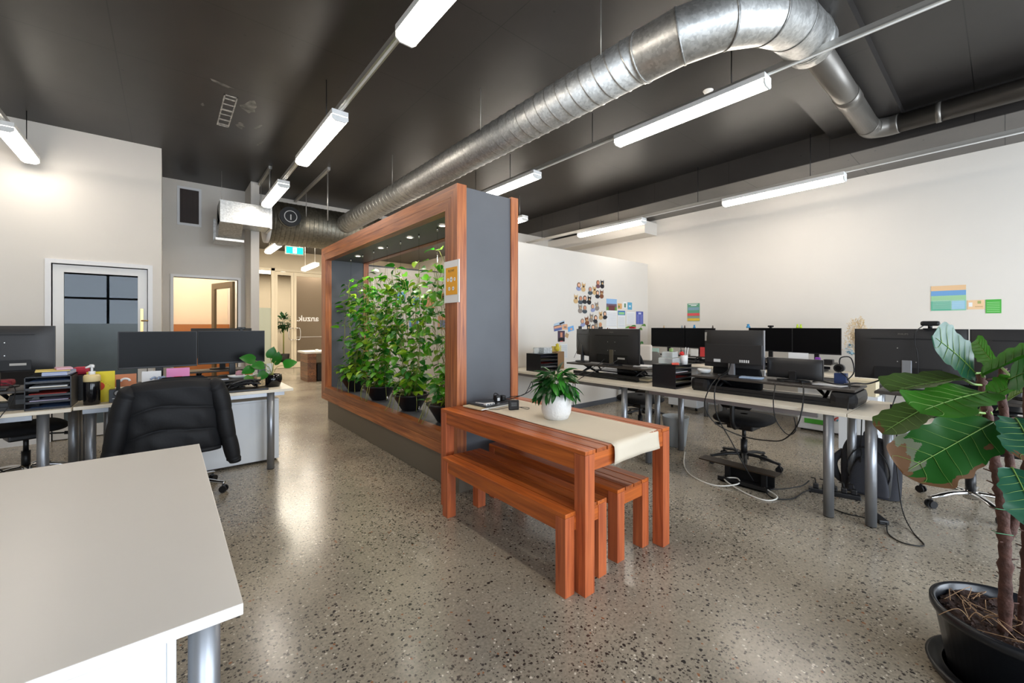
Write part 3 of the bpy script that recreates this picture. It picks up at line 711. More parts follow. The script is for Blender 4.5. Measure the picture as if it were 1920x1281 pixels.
riser('black riser under the large monitor, partly behind the fig leaves', 4.15, .10, DH, 1.02, .44, .15, R(90))
riser('black riser on the far left desk beside the letter trays', -1.22, 4.86, DH, .98, .44, .145, R(180), True, False)
riser('low black riser behind the puffer jacket, under the two dark screens', .22, 4.98, DH, .95, .36, .10, 0, False, False)
riser('black riser in the second left row under the hidden monitor', .50, 5.80, DH, .7, .30, .12, R(180), False, False)
riser('black riser on the wall desk near the partition corner', 6.80, 3.55, DH, .95, .34, .12, R(-90))
riser('black riser on the wall desk above the green labelled pedestal', 6.80, 1.95, DH, 1.0, .34, .12, R(-90))

# ================================================================== MONITORS
def monitor(label, x, y, z, rz, w, h, zc, style='philips', tilt=0, group='monitors', neck=M_bpl, name='monitor', brand=None, plate=True):
    """screen faces local -y; zc = height of the panel centre above its base"""
    root = thing(name, label, 'monitor', (x, y, z), rz, group)
    Mx = Matrix.Translation((0, 0, zc)) @ Matrix.Rotation(R(tilt), 4, 'X')
    b = MB().box(-w / 2, w / 2, -.012, .012, -h / 2, h / 2, M_bpl, .003, M=Mx)
    # curved rear shell
    def shell(u, v):
        X_ = (u - .5) * 2; Z_ = (v - .5) * 2; k = max(0, 1 - abs(X_) ** 4) * max(0, 1 - abs(Z_) ** 4)
        return Mx @ Vector((X_ * w * .488, .0125 + .028 * k ** .5 if k > 0 else .0125, Z_ * h * .49))
    b.grid(shell, 12, 8, M_bpl2)
    if style in ('philips', 'slot'): b.box(-w * .33, w * .33, .0395, .0415, h * .30, h * .318, M_black, M=Mx)
    if style == 'philips':
        b.box(-w * .3, w * .3, .036, .0405, -h * .46, -h * .24, M_black, M=Mx)
        for sx in (-.05, .05):
            for sz in (-.05, .05): b.cyl(Mx @ Vector((sx, .039, sz)), Mx @ Vector((sx, .042, sz)), .0035, M_screw, seg=8)
        b.box(-w * .26, -w * .12, .0405, .0412, -h * .36, -h * .31, mat('label_silver', '#a8a49c', .5), M=Mx)
    if style == 'slab':
        b.box(-w / 2 + .004, w / 2 - .02, .013, .050, -h * .38, h * .12, M_bpl2, .004, M=Mx)
        b.box(w / 2 - .030, w / 2 - .006, .013, .020, h * .2, h * .44, mat('label_silver', '#a8a49c', .5), M=Mx); b.box(-w / 2 - .004, -w / 2 + .004, -.012, .014, -h / 2, h / 2, mat('silver_trim', '#a7aab2', .3, .8), M=Mx)
        for i in range(5): b.box(-w * .3 + i * .018, -w * .3 + i * .018 + .012, .050, .0512, -h * .34, -h * .27, mat('white_marks', '#d8d8d6', .6), M=Mx)
        b.box(w * .18, w * .30, .050, .0512, -h * .36, -h * .28, MATS['white_marks'], M=Mx)
    b.build('casing', root, local=True)
    if brand:
        Mt = Mx @ Matrix.Translation((brand[1] if len(brand) > 1 else 0, .0402 if style != 'slab' else .02, h * .40)) @ Matrix.Rotation(PI, 4, 'Z') @ Matrix.Rotation(R(90), 4, 'X')
        MB().text(brand[0], .018, Mt, mat('grey_logo', '#6b675f', .5), .0004).build('lettering', root, local=True)
    MB().box(-w / 2 + .006, w / 2 - .006, -.0135, -.012, -h / 2 + .016, h / 2 - .006, M_scr, M=Mx).build('screen', root, local=True)
    MB().box(-.028, .028, .016, .045, .01, zc - h * .1, neck, .005).build('stand_neck', root, local=True)
    if plate: MB().lathe([(.0, 0), (.12, 0), (.125, .004), (.12, .011), (.03, .015), (0, .015)], M_bpl, (0, .02, 0), 28, sy=.8, cap0=False).build('stand_base', root, local=True)
    return root
Pz = DH
monitor('leftmost black monitor, back toward us with a maker name, behind the letter trays', -1.005, 4.98, Pz + .145, R(180), .62, .36, .295, brand=('PHILIPS',))
monitor('dark grey screen behind the puffer jacket, facing us', -.05, 5.02, Pz + .10, 0, .555, .335, .30, 'plain')
monitor('wide black screen beside the potted plant on the jacket desk', .525, 5.14, Pz + .10, R(-2), .575, .335, .30, 'plain')
monitor('dark monitor in the second left row, showing only its top edge', .50, 5.86, Pz + .12, R(180), .58, .34, .30)
# right row A (backs toward us)
monitor('slim angled black monitor, left of the partition desk pair, seen from behind', 4.16, 3.50, Pz + .155, R(62), .52, .34, .25, 'slot')
monitor('wide black monitor with a maker name, right of the partition desk pair', 4.06, 2.98, Pz + .155, R(92), .70, .41, .222, 'philips', brand=('PHILIPS',), neck=mat('bronze_grey_neck', '#6b6356', .4, .5))
monitor('black monitor with a silver right edge standing on the rounded riser', 4.12, 1.655, Pz + .145, R(90), .53, .355, .255, 'slab', neck=M_leg)
monitor('small low black monitor with grey sides on the rounded riser', 4.16, 1.17, Pz + .145, R(88), .42, .175, .105, 'plain', name='small_monitor')
monitor('large black monitor with a maker name and a webcam on top, behind the fig', 4.22, .465, Pz + .15, R(90), .61, .385, .255, 'philips', brand=('PHILIPS', .02), neck=M_leg)
monitor('black monitor at the right edge of the photo, beside the webcam monitor', 4.22, -.145, Pz + .15, R(90), .60, .385, .255, 'slot')
# row B (screens toward us)
monitor('black screen on the wall desk, leftmost, next to the green climbing plant', 6.9, 3.88, Pz + .12, R(-90), .66, .345, .285, 'plain')
monitor('dark blue-grey screen on the wall desk, right of the leftmost one', 6.9, 3.31, Pz + .12, R(-90), .52, .345, .285, 'plain')
monitor('wall desk screen with a webcam on top and a blue toy at its corner', 6.9, 2.25, Pz + .12, R(-90), .58, .35, .29, 'plain')
monitor('wall desk screen with two lime toys on top and a note below', 6.9, 1.68, Pz + .12, R(-90), .56, .36, .285, 'plain')

# ================================================================== CHAIRS
def chair(label, x, y, rz, fab=M_fabric, metal=M_bpl, seat_z=.47, back_h=.55, arms=False, back_w=.46, star=None, group='office chairs'):
    """front = local -y"""
    root = thing('office_chair', label, 'chair', (x, y, 0), rz, group)
    def cush(u, v):
        a = 2 * PI * v; k = math.sin(PI * u); ex = .255 * (abs(math.cos(a)) ** .55) * math.copysign(1, math.cos(a)); ey = .245 * (abs(math.sin(a)) ** .55) * math.copysign(1, math.sin(a))
        z = seat_z - .045 + .05 * (1 - math.cos(PI * u)) * .9; return (ex * max(k, .001) ** .3, ey * max(k, .001) ** .3, z)
    MB().grid(cush, 10, 28, fab, wrap=True).build('seat', root, local=True)
    def back(u, v):
        a = 2 * PI * v; zz = seat_z + .12 + back_h * u; k = max(math.sin(PI * min(1, max(0, .04 + u * .92))), .02) ** .3
        ex = back_w / 2 * k * (abs(math.cos(a)) ** .6) * math.copysign(1, math.cos(a)); ey = .035 * k * math.copysign(abs(math.sin(a)) ** .7, math.sin(a))
        return (ex, .23 + .05 * math.cos(PI * (u - .35)) * -1 + ey + (ex * ex) * -.35, zz)
    MB().grid(back, 14, 24, fab, wrap=True).build('backrest', root, local=True)
    MB().tube(spline([(0, .10, seat_z - .05), (0, .25, seat_z - .04), (0, .275, seat_z + .12), (0, .235, seat_z + .3)], 4), .022, M_bpl, 8, squash=1.4).build('back_support', root, local=True)
    MB().box(-.12, .12, -.10, .12, seat_z - .10, seat_z - .045, M_bpl, .015).tube([(.10, 0, seat_z - .08), (.24, -.01, seat_z - .10)], .008, M_bpl, 6).tube([(.24, -.01, seat_z - .10), (.29, -.02, seat_z - .105)], .016, M_bpl, 8).build('tilt_mechanism', root, local=True)
    MB().cyl((0, 0, .10), (0, 0, .26), .030, M_bpl).cyl((0, 0, .25), (0, 0, seat_z - .09), .018, M_bpl).build('gas_column', root, local=True)
    sa = R(star if star is not None else 18)
    hub = MB().cyl((0, 0, .07), (0, 0, .135), .042, metal)
    hub.build('hub', root, local=True)
    for k in range(5):
        a = sa + k * 2 * PI / 5; c, s_ = math.cos(a), math.sin(a)
        MB().tube(spline([(c * .03, s_ * .03, .115), (c * .14, s_ * .14, .112), (c * .26, s_ * .26, .088), (c * .315, s_ * .315, .078)], 4), [.026] * 4 + [.024] * 4 + [.02] * 4 + [.018], metal, 10, squash=.62).build('leg', root, local=True)
        b = MB(); p = Vector((c * .305, s_ * .305, .0)); t = Vector((-s_, c, 0))
        for q in (-1, 1): b.cyl(p + t * (q * .012) + Vector((0, 0, .028)), p + t * (q * .026) + Vector((0, 0, .028)), .028, M_bpl, seg=16)
        b.cyl(p + Vector((0, 0, .03)), p + Vector((0, 0, .075)), .008, M_bpl, seg=8).box(p.x - .013, p.x + .013, p.y - .013, p.y + .013, .045, .062, M_bpl, .004); b.build('caster', root, local=True)
    if arms:
        for s_ in (-1, 1):
            MB().tube(spline([(s_ * .20, .02, seat_z - .06), (s_ * .28, .02, seat_z - .03), (s_ * .285, .02, seat_z + .17)], 4), .016, M_bpl, 8).box(s_ * .285 - .04, s_ * .285 + .04, -.12, .13, seat_z + .17, seat_z + .20, M_bpl, .012).build('armrest', root, local=True)
    return root
chair('black swivel chair under the middle right desk, empty', 4.44, 1.68, R(90), star=40)
chair('black swivel chair pushed under the desk beside the partition wall', 4.62, 2.98, R(80), star=30)
chair('grey upholstered chair between the right desk rows with a pale bag on it', 5.55, 3.50, R(-75), M_gfab, back_w=.44, star=10, back_h=.40)
chair('swivel chair with a polished aluminium star base behind the fig plant', 4.74, .17, R(95), metal=M_chrome, seat_z=.50, arms=True, star=45)
chair('black swivel chair behind the far left desk, polished star base among cables', -.98, 5.72, R(20), metal=M_chrome, star=50)
jc = chair('swivel chair with polished base wearing a black puffer jacket', .10, 4.36, R(180), metal=M_chrome, star=8, back_h=.42, seat_z=.46)
chair('grey fabric chair pushed under the far edge of the large near table', -.58, 3.20, R(188), M_gfab, seat_z=.42, back_h=.17, back_w=.5)
# puffer jacket
MJ = mat('black_nylon_quilt', '#0c0d11', .68, bump=.12, bs=60); 
JC = Vector((.04, 4.03, 0))
root = thing('puffer_jacket', 'black quilted puffer jacket draped over the back of the chair', 'jacket', (JC.x, JC.y, .4))
def quilt(z, seams):
    for a, c in zip(seams, seams[1:]):
        if a <= z <= c: return max(0, math.sin(PI * (z - a) / (c - a))) ** .28
    return 0.
def body(u, v):
    a = 2 * PI * v; ca, sa = math.cos(a), math.sin(a); z = .44 + u * .55; e = min(1, (1 - u) / .10); ed = e ** .5
    w = .305 - .05 * u; w *= (.90 + .10 * ed); X_ = w * math.copysign(abs(ca) ** .6, ca); xx = X_ / .28
    q = quilt(z + .045 * xx * xx + .008 * math.sin(X_ * 17), (.30, .465, .625, .80, 1.16))
    dep = (.055 + .038 * q) * (.25 + .75 * ed) + .004 * math.sin(X_ * 60 + z * 14) * q * (1 - u) + .004 * math.sin(X_ * 23 + z * 31)
    dep += -.014 * math.exp(-((X_ - .0 + .06 * (z - .7)) / .014) ** 2) * (.5 + .5 * math.sin(z * 11))
    dep *= (1 - abs(xx) ** 6 * .35)
    return JC + Vector((X_, dep * math.copysign(abs(sa) ** .7, sa), z - .025 * xx * xx * u))
b = MB().grid(body, 90, 90, MJ, wrap=True); b.build('jacket_body', root)
b = MB().tube(spline([JC + Vector((-.22, -.0, .955)), JC + Vector((-.10, -.01, .976)), JC + Vector((.05, -.01, .980)), JC + Vector((.22, -.0, .962))], 6), .021, MJ, 12); b.build('collar', root)
def sleeve(pts, nm, r0=.088, r1=.062, ns=4.3):
    P = spline(pts, 16); n = len(P); rad = []
    for i in range(n):
        t = i / (n - 1); k = (t * ns) % 1; rad.append((r0 + (r1 - r0) * t) * (.86 + .14 * max(0, math.sin(PI * k)) ** .3) * (min(1, (t * 6 + .04) ** .5)) * (1 if t < .97 else .8))
    MB().tube(P, rad, MJ, 22, squash=.82).build(nm, root)
sleeve([JC + Vector((.215, 0, .955)), JC + Vector((.265, 0, .90)), JC + Vector((.30, -.01, .78)), JC + Vector((.325, -.02, .60)), JC + Vector((.36, -.02, .42)), JC + Vector((.38, -.02, .31))], 'sleeve')
sleeve([JC + Vector((-.21, 0, .945)), JC + Vector((-.25, 0, .89)), JC + Vector((-.285, -.01, .77)), JC + Vector((-.315, -.02, .60)), JC + Vector((-.345, -.02, .44)), JC + Vector((-.36, -.02, .33))], 'sleeve')
MB().tube(spline([JC + Vector((-.28, -.03, .455)), JC + Vector((-.15, -.066, .447)), JC + Vector((.05, -.07, .442)), JC + Vector((.22, -.062, .44)), JC + Vector((.285, -.03, .44))], 6), .018, MJ, 10).build('hem', root)
MB().tube([JC + Vector((.385, -.02, .325)), JC + Vector((.388, -.02, .295))], [.054, .05], MJ, 16, squash=.82).build('cuff', root)

# ================================================================== CEILING SERVICES
M_tube = mat('lit_diffuser', '#ffffff', .5, emit=('#fff4e6', TUBE))
def batten(label, x, y0, y1, zb=3.25, rods=False):
    root = thing('batten_light', label, 'ceiling light', (x, (y0 + y1) / 2, zb), 0, 'batten lights')
    w = .072
    b = MB().box(x - w, x + w, y0, y1, zb + .055, zb + .10, M_wpl, .003)
    for y, s in ((y0, 1), (y1, -1)):
        pts = [(x - w, y, zb + .05), (x - w, y, zb + .02), (x - w * .6, y, zb - .002), (x + w * .6, y, zb - .002), (x + w, y, zb + .02), (x + w, y, zb + .05)]
        b.poly(pts, M_wpl, .012, (0, s, 0))
    b.build('body', root)
    if rods:
        for yy in (y0 + .15, y1 - .15): MB().cyl((x, yy, zb + .09), (x, yy, 3.8), .005, M_rail, seg=6).build('drop_rod', root)
    b = MB(); prof = [(-w * .96, .046), (-w * .96, .022), (-w * .55, .002), (w * .55, .002), (w * .96, .022), (w * .96, .046)]
    def fn(u, v):
        i = min(int(round(v * 5)), 5); return (x + prof[i][0], y0 + .012 + (y1 - y0 - .024) * u, zb + prof[i][1])
    b.grid(fn, 1, 5, M_tube, smooth=False, mf=None); b.build('diffuser', root)
for x, ys, zb, nm in ((1.2, ((1.15, 2.52), (3.84, 5.2), (6.17, 7.4)), 3.235, ('first', 'second', 'third')), (3.7, ((1.22, 2.66), (3.90, 5.3)), 3.31, ('first', 'second')), (6.2, ((1.22, 2.62), (3.92, 5.35)), 3.12, ('first', 'second')), (-1.2, ((6.15, 7.2), (3.6, 5.0)), 3.26, ('far', 'near'))):
    row = {1.2: 'left aisle light row', 3.7: 'light row beside the round duct', 6.2: 'light row under the grey beam', -1.2: 'light row at the far left'}[x]
    for (y0, y1), n in zip(ys, nm): batten('lit batten lamp, %s in the %s counting from the camera' % (n, row) if x > 0 else 'lit batten lamp, the %s one in the %s' % (n, row), x, y0, y1, zb)
for x, y0, y1, zb, zc, rods in ((1.2, .2, 7.3, 3.235, 3.8, (1.0, 4.26, 7.05)), (3.7, -.9, 6.2, 3.31, 3.8, (-.2, 1.5, 3.0, 4.46, 5.3)), (6.2, -1.2, 6.9, 3.12, 3.8, (-.4, 1.57, 3.0, 4.44, 5.34, 6.4)), (-1.2, 3, 7.25, 3.26, 3.8, (3.3, 7.03))):
    root = thing('lighting_rail', {1.2: 'grey slotted rail carrying the left aisle lights', 3.7: 'grey slotted rail carrying the lights beside the round duct', 6.2: 'pale slotted rail carrying the lights under the grey beam', -1.2: 'grey rail carrying the far left lights'}[x], 'lighting rail', (x, (y0 + y1) / 2, zb + .10), 0, 'lighting rails')
    b = MB().box(x - .024, x + .024, y0, y1, zb + .101, zb + .112, M_rail); b.box(x - .024, x - .019, y0, y1, zb + .11, zb + .145, M_rail).box(x + .019, x + .024, y0, y1, zb + .11, zb + .145, M_rail); b.box(x - .008, x + .008, y0, y1, zb + .096, zb + .101, M_wpl); b.build('channel', root)
    for y in rods: MB().cyl((x, y, zb + .12), (x, y, 3.475 if x > 6.3 else zc), .0045, M_bpl, seg=6).build('drop_rod', root)
# spiral duct
def ringed(b, pts, r, m, pitch, seg=32, rr=.004):
    b.tube(pts, r, m, seg)
DX, DZ, DR = 2.58, 3.295, .165
root = thing('round_duct', 'long shiny spiral ribbed duct running above the divider to a segmented bend', 'duct', (DX, 4.5, DZ))
b = MB().cyl((DX, 7.937, DZ), (DX, 1.62, DZ), DR, M_galv, seg=40)
y = 7.85
while y > 1.7:
    def hel(u, v, y=y):
        a = 2 * PI * v; rr = DR + .005 * math.sin(PI * u); return (DX + rr * math.cos(a), y - .012 + .012 * u + .10 * math.sin(a) * .5, DZ + rr * math.sin(a))
    b.grid(hel, 2, 40, M_galv, wrap=True); y -= .125
b.build('spiral_pipe', root)
path = [Vector(p) for p in ((DX, 1.64, DZ), (DX + .03, 1.38, 3.31), (2.75, 1.16, 3.36), (3.02, 1.02, 3.44), (3.36, .975, 3.53), (3.74, .975, 3.59))]
full = [Vector((DX, 1.80, DZ))] + path + [Vector((3.82, .975, 3.60))]
for k in range(1, len(full) - 2):
    def ringpts(i):
        t = (full[i + 1] - full[i - 1]).normalized(); r = DR + .006; u = t.cross(Vector((0, 0, 1))).normalized(); w = t.cross(u)
        return [full[i] + (u * math.cos(2 * PI * j / 40) + w * math.sin(2 * PI * j / 40)) * r for j in range(40)]
    A, Bq = ringpts(k), ringpts(k + 1); b = MB(); va = [b.bm.verts.new(p) for p in A]; vb = [b.bm.verts.new(p) for p in Bq]
    for j in range(40): b.face([va[j], va[(j + 1) % 40], vb[(j + 1) % 40], vb[j]], M_galv, True)
    for i in (k, k + 1):
        t = (full[i + 1] - full[i - 1]).normalized(); b.tube([full[i] - t * .007, full[i] + t * .007], DR + .011, M_galv, 40)
    b.build('bend_segment', root)
MB().tube([(3.75, .975, 3.60), (3.89, .975, 3.60)], .17, M_galv, 36).tube([(3.89, .975, 3.60), (3.95, .975, 3.60)], [.17, .12], M_galv, 36).build('collar', root)
for i, (x, y) in enumerate(((2.44, 3.41), (2.44, 5.54), (2.44, 1.9))):
    MB().cyl((x, y, DZ + .07), (x, y, 3.8), .004, M_rail, seg=6).build('drop_rod', root)
root = thing('branch_pipe', 'dull grey round pipe leaving the duct bend and turning along the beam', 'duct', (4.8, .9, 3.5))
MB().cyl((3.95, .975, 3.60), (6.0, .975, 3.60), .098, M_gpipe, seg=32).cyl((4.95, .975, 3.60), (5.15, .975, 3.60), .104, M_gpipe, seg=32).build('pipe', root)
MB().tube(spline([(5.9, .975, 3.60), (6.05, .955, 3.60), (6.12, .84, 3.60), (6.12, .74, 3.60)], 5), .102, M_gpipe, 28).build('elbow', root)
MB().cyl((6.12, .76, 3.60), (6.12, -2.9, 3.60), .096, mat('dark_grey_pipe', '#4a4744', .4, .5), seg=32).cyl((6.12, .46, 3.60), (6.12, .42, 3.60), .103, M_gpipe, seg=32).build('pipe', root)
# drum
DY, DDZ, DDR = 8.30, 3.22, .37
root = thing('duct_drum', 'large horizontal ribbed metal silencer drum with a round damper', 'duct', (2.4, DY, DDZ - DDR))
b = MB().cyl((1.36, DY, DDZ), (3.65, DY, DDZ), DDR, M_galvd, seg=48)
x = 1.42
while x < 3.62: b.cyl((x, DY, DDZ), (x + .01, DY, DDZ), DDR + .004, M_galvd, seg=48); x += .075
b.build('drum_shell', root)
b = MB().cyl((1.315, DY, DDZ), (1.37, DY, DDZ), DDR + .004, M_trim, seg=48); b.build('end_ring', root)
b = MB().cyl((1.62, DY - DDR + .05, DDZ + .03), (1.62, DY - DDR - .06, DDZ + .03), .165, M_galvd, seg=32); b.tube([(1.62, DY - DDR - .10, DDZ + .03), (1.62, DY - DDR - .13, DDZ + .03)], .165, M_black, 32).tube([(1.62, DY - DDR - .128, DDZ + .03), (1.62, DY - DDR - .14, DDZ + .03)], .10, M_rail, 28).tube([(1.62, DY - DDR - .13, DDZ + .03), (1.62, DY - DDR - .145, DDZ + .03)], .088, M_black, 28)
b.box(1.612, 1.628, DY - DDR - .15, DY - DDR - .143, DDZ - .03, DDZ + .06, M_rail); b.build('damper', root)
for x, y in ((1.9, 7.95), (1.2, 7.9), (3.3, 8.0)): MB().cyl((x, y, DDZ - .0), (x, y, 3.8), .006, M_rail, seg=6).build('drop_rod', root)
# rectangular duct
root = thing('square_duct', 'bright square sheet metal duct turning down at its left end', 'duct', (.95, 7.85, 2.95))
RX0, RX1, RY0, RY1, RZ0, RZ1 = .62, 1.30, 7.62, 8.02, 2.97, 3.30
b = MB().box(RX0, RX1, RY0, RY1, RZ0, RZ1, M_galv, .004).box(RX1 - .02, RX1 + .01, RY0 - .015, RY1 + .015, RZ0 - .015, RZ1 + .015, M_galv); b.box(RX0 - .004, RX1, RY0 - .008, RY0 + .004, RZ1 - .01, RZ1 + .004, M_galv); b.build('duct_body', root)
b = MB()
b.poly([(RX0, RY1, RZ1), (RX0, RY1 + .28, RZ0 + .1), (RX0, RY1 + .28, RZ0 - .20), (RX0, RY1 - .1, RZ0 - .20), (RX0, RY0 + .02, RZ0)], M_galv, .30, (1, 0, 0)); b.build('duct_elbow', root)
b = MB().box(RX0 - .035, RX0 + .34, RY1 - .14, RY1 + .32, RZ0 - .235, RZ0 - .20, M_galv).box(RX0 - .035, RX0 - .0, RY1 + .24, RY1 + .30, RZ0 - .2, RZ0 + .16, M_galv); b.build('flange', root)
MB().cyl((.66, 7.83, RZ1), (.66, 7.83, 3.8), .003, M_rail, seg=6).build('drop_rod', root)
# support struts
for i, (x, y0, y1, lb) in enumerate(((1.20, 7.10, 8.4, 'short galvanised ceiling strut by the white column'), (1.89, 6.58, 8.74, 'long galvanised ceiling strut left of the round duct'))):
    b = MB().box(x - .02, x + .02, y0, y1, 3.755, 3.799, M_rail); b.cyl((x, y0 + .06, 3.0 if i else 3.4), (x, y0 + .06, 3.76), .008, M_rail, seg=8); o = b.build('ceiling_strut'); tag(o, lb, 'strut', 'ceiling struts')
# wall vent, exit sign
b = MB().box(.135, .455, 8.735, 8.75, 3.06, 3.70, M_trim).box(.17, .42, 8.73, 8.738, 3.10, 3.66, mat('dark_brown_grille', '#2c211d', .6))
for i in range(16): b.box(.17 + i * .0156, .174 + i * .0156, 8.725, 8.731, 3.10, 3.66, mat('grille_bar', '#46372f', .5))
o = b.build('air_grille'); tag(o, 'tall dark brown air grille in a white surround high on the back wall', 'vent')
root = thing('exit_sign', 'green running man exit sign hanging below the drum', 'exit sign', (2.31, 10.7, 3.05))
MGn = mat('exit_green', '#10b59a', .4, emit=('#10b59a', 1.2)); MWl = mat('exit_white', '#ffffff', .4, emit=('#f4fffb', 1.3))
MB().box(2.11, 2.50, 10.68, 10.74, 3.055, 3.245, M_wpl, .006).build('housing', root)
b = MB().box(2.13, 2.48, 10.675, 10.68, 3.075, 3.225, MGn).box(2.265, 2.345, 10.672, 10.676, 3.085, 3.215, MWl)
b.cyl((2.306, 10.671, 3.195), (2.306, 10.6725, 3.195), .010, MGn, seg=12)
for p, q in (((2.305, 3.182), (2.300, 3.145)), ((2.300, 3.145), (2.318, 3.125)), ((2.318, 3.125), (2.315, 3.10)), ((2.300, 3.145), (2.288, 3.12)), ((2.288, 3.12), (2.276, 3.112)), ((2.305, 3.175), (2.322, 3.16)), ((2.305, 3.175), (2.285, 3.165))):
    b.tube([(p[0], 10.671, p[1]), (q[0], 10.671, q[1])], .006, MGn, 6)
b.build('sign_face', root); MB().cyl((2.2, 10.71, 3.245), (2.2, 10.71, 3.8), .006, M_rail, seg=6).cyl((2.42, 10.71, 3.245), (2.42, 10.71, 3.8), .006, M_rail, seg=6).build('drop_rod', root)
batten('lit batten lamp hanging in the corridor near the exit sign', 3.02, 11.6, 12.9, 2.95, True); batten('lit batten lamp in the corridor hidden behind the white column', 1.75, 9.4, 10.6, 3.0, True)
batten('lit batten lamp in the lobby beyond the glazed doors, left', 3.3, 16.0, 17.2, 3.35); batten('lit batten lamp in the lobby beyond the glazed doors, right', 4.2, 15.4, 16.2, 3.35)
batten('unseen batten lamp added to light the back office, above the door opening', .45, 9.7, 10.9, 3.2, True)  # added out of view so that the office is lit
batten('lit batten lamp in the room behind the white partition', 5.0, 5.6, 6.8, 3.3, True); batten('lit batten lamp beyond the divider, over the rear partition', 3.9, 6.9, 8.1, 3.3, True)
b = MB().lathe([(.0, -.03), (.035, -.028), (.045, -.01), (.05, 0)], M_wpl, (4.25, 1.95, 3.8), 20, cap0=False); o = b.build('smoke_detector'); tag(o, 'small white smoke detector on the black ceiling near the second light row', 'smoke detector')
# office interior seen through door_2
b = MB().box(-.04, 1.06, 10.9, 11.45, .0, 1.42, mat('orange_timber_board', '#b4713c', .5)); o = b.build('credenza'); tag(o, 'orange timber cabinet inside the back office', 'cabinet')
# reception desk at the end
root = thing('reception_table', 'timber sided white topped table in front of the glazed doors', 'table', (3.3, 11.35, 0))
b = MB(); WYd = wood('mixed_recycled_timber', '#4a2a17', '#93603a', 1, isl=.35)
for i in range(9): b.box(2.66, 2.86, 11.0, 11.72, i * .078, i * .078 + .076, WYd)
b.build('side_panel', root); MB().box(2.60, 4.1, 10.96, 11.76, .702, .745, M_white, .003).build('tabletop', root)
MB().box(2.86, 4.0, 11.6, 11.66, 0, .70, mat('beige_panel', '#b8a88c', .6)).build('modesty_panel', root)
b = MB().box(2.90, 3.32, 11.06, 11.46, .01, .43, mat('black_leather', '#1a1512', .4), .02).box(2.93, 3.29, 11.05, 11.06, .02, .42, M_black); o = b.build('ottoman'); tag(o, 'black leather cube stool under the timber sided table', 'stool')
b = MB().lathe([(.0, .0), (.04, 0), (.05, .02), (.03, .04), (0, .045)], M_wpl, (2.95, 11.3, .745), 16); o = b.build('white_bowl'); tag(o, 'small white dish on the far timber sided table', 'dish')
root = thing('potted_tree', 'round headed potted tree in the lobby behind the left glass door', 'plant', (3.2, 16.5, .01))
MB().cyl((3.2, 16.5, .01), (3.2, 16.5, .38), .16, mat('dark_tub', '#2c2622', .6), r1=.20).build('pot', root); MB().cyl((3.2, 16.5, .3), (3.2, 16.5, 1.2), .02, MST).build('trunk', root)
b = MB()
for i in range(260):
    d = Vector((random.gauss(0, 1), random.gauss(0, 1), random.gauss(0, 1))).normalized(); leaf(b, Vector((3.2, 16.5, 1.5)) + d * random.uniform(.15, .32), d, (0, 0, 1), .12, .03, MLD, nv=2)
b.build('foliage', root)

# ================================================================== FIDDLE LEAF FIG
MFL = [leafmat('fig_leaf_green', '#356f1a', .1, .42), leafmat('fig_leaf_dark', '#1f5319', .1, .42), leafmat('fig_leaf_bluish', '#265a41', .1, .34), leafmat('fig_leaf_back', '#465e28', .1, .6)]
MVEIN = mat('pale_leaf_vein', '#6f9140', .45); MBRN = leafmat('dry_leaf_edge', '#6b4a2c', .3, .7); MGRY = leafmat('withered_grey_patch', '#6a6f58', .2, .8)
MBARK = mat('fig_bark', '#4a3028', .8, var=.35, vs=30, bump=.8, bs=50)
FP = Vector((2.49, -.03, 0))
fig = thing('fiddle_leaf_fig', 'large leaved fig plant in a big black plastic pot at the right edge', 'plant', FP)
b = MB().lathe([(.20, 0), (.235, .004), (.25, .035), (.24, .04), (.222, .03), (.20, .03)], M_bpl, FP, 48, cap0=True); b.build('saucer', fig)
b = MB().lathe([(.165, .012), (.185, .02), (.222, .235), (.230, .24), (.238, .255), (.238, .276), (.228, .282), (.218, .275), (.212, .22)], mat('black_pot_plastic', '#15171c', .28, bump=.05, bs=40), FP, 56); b.build('pot', fig)
b = MB().grid(lambda u, v: FP + Vector((.216 * u * math.cos(2 * PI * v), .216 * u * math.sin(2 * PI * v), .243 + .012 * math.sin(u * 23 + v * 31) * u)), 14, 40, M_soil, wrap=True); b.build('soil', fig)
b = MB()
for k in range(170):
    a = random.uniform(0, 2 * PI); r = .20 * random.random() ** .5; z = random.uniform(.243, .257); s = random.uniform(.006, .016)
    b.box(-s, s, -s * .45, s * .45, -.003, .003, M_soil, M=Matrix.Translation(FP + Vector((r * math.cos(a), r * math.sin(a), z))) @ Euler((random.uniform(-.6, .6), random.uniform(-.6, .6), random.uniform(0, 3))).to_matrix().to_4x4())
for k in range(26):
    a = random.uniform(0, 2 * PI); r = random.uniform(.05, .17); c = FP + Vector((r * math.cos(a), r * math.sin(a), .26))
    b.tube(spline([c, c + Vector((random.uniform(-.05, .05), random.uniform(-.05, .05), random.uniform(.005, .05))), c + Vector((random.uniform(-.09, .09), random.uniform(-.09, .09), .0))], 4), .0013, mat('dry_root', '#9c7c5c', .8), 4, False)
o = b.build('bark_mulch', fig)
def stem(pts, r0, r1, nm='trunk', par=fig):
    P = spline(pts, 10); n = len(P); b = MB(); rad = [(r0 + (r1 - r0) * i / (n - 1)) * (1 + .10 * math.sin(i * 2.1) + (.28 if i % 5 == 0 else 0)) for i in range(n)]
    b.tube(P, rad, MBARK, 12)
    for i in range(2, n - 2, 3):
        a = random.uniform(0, 2 * PI); q = P[i]; b.tube([q, q + Vector((math.cos(a) * r0 * 1.9, math.sin(a) * r0 * 1.9, .008))], [.004, .002], MBARK, 5)
    return b.build(nm, par)
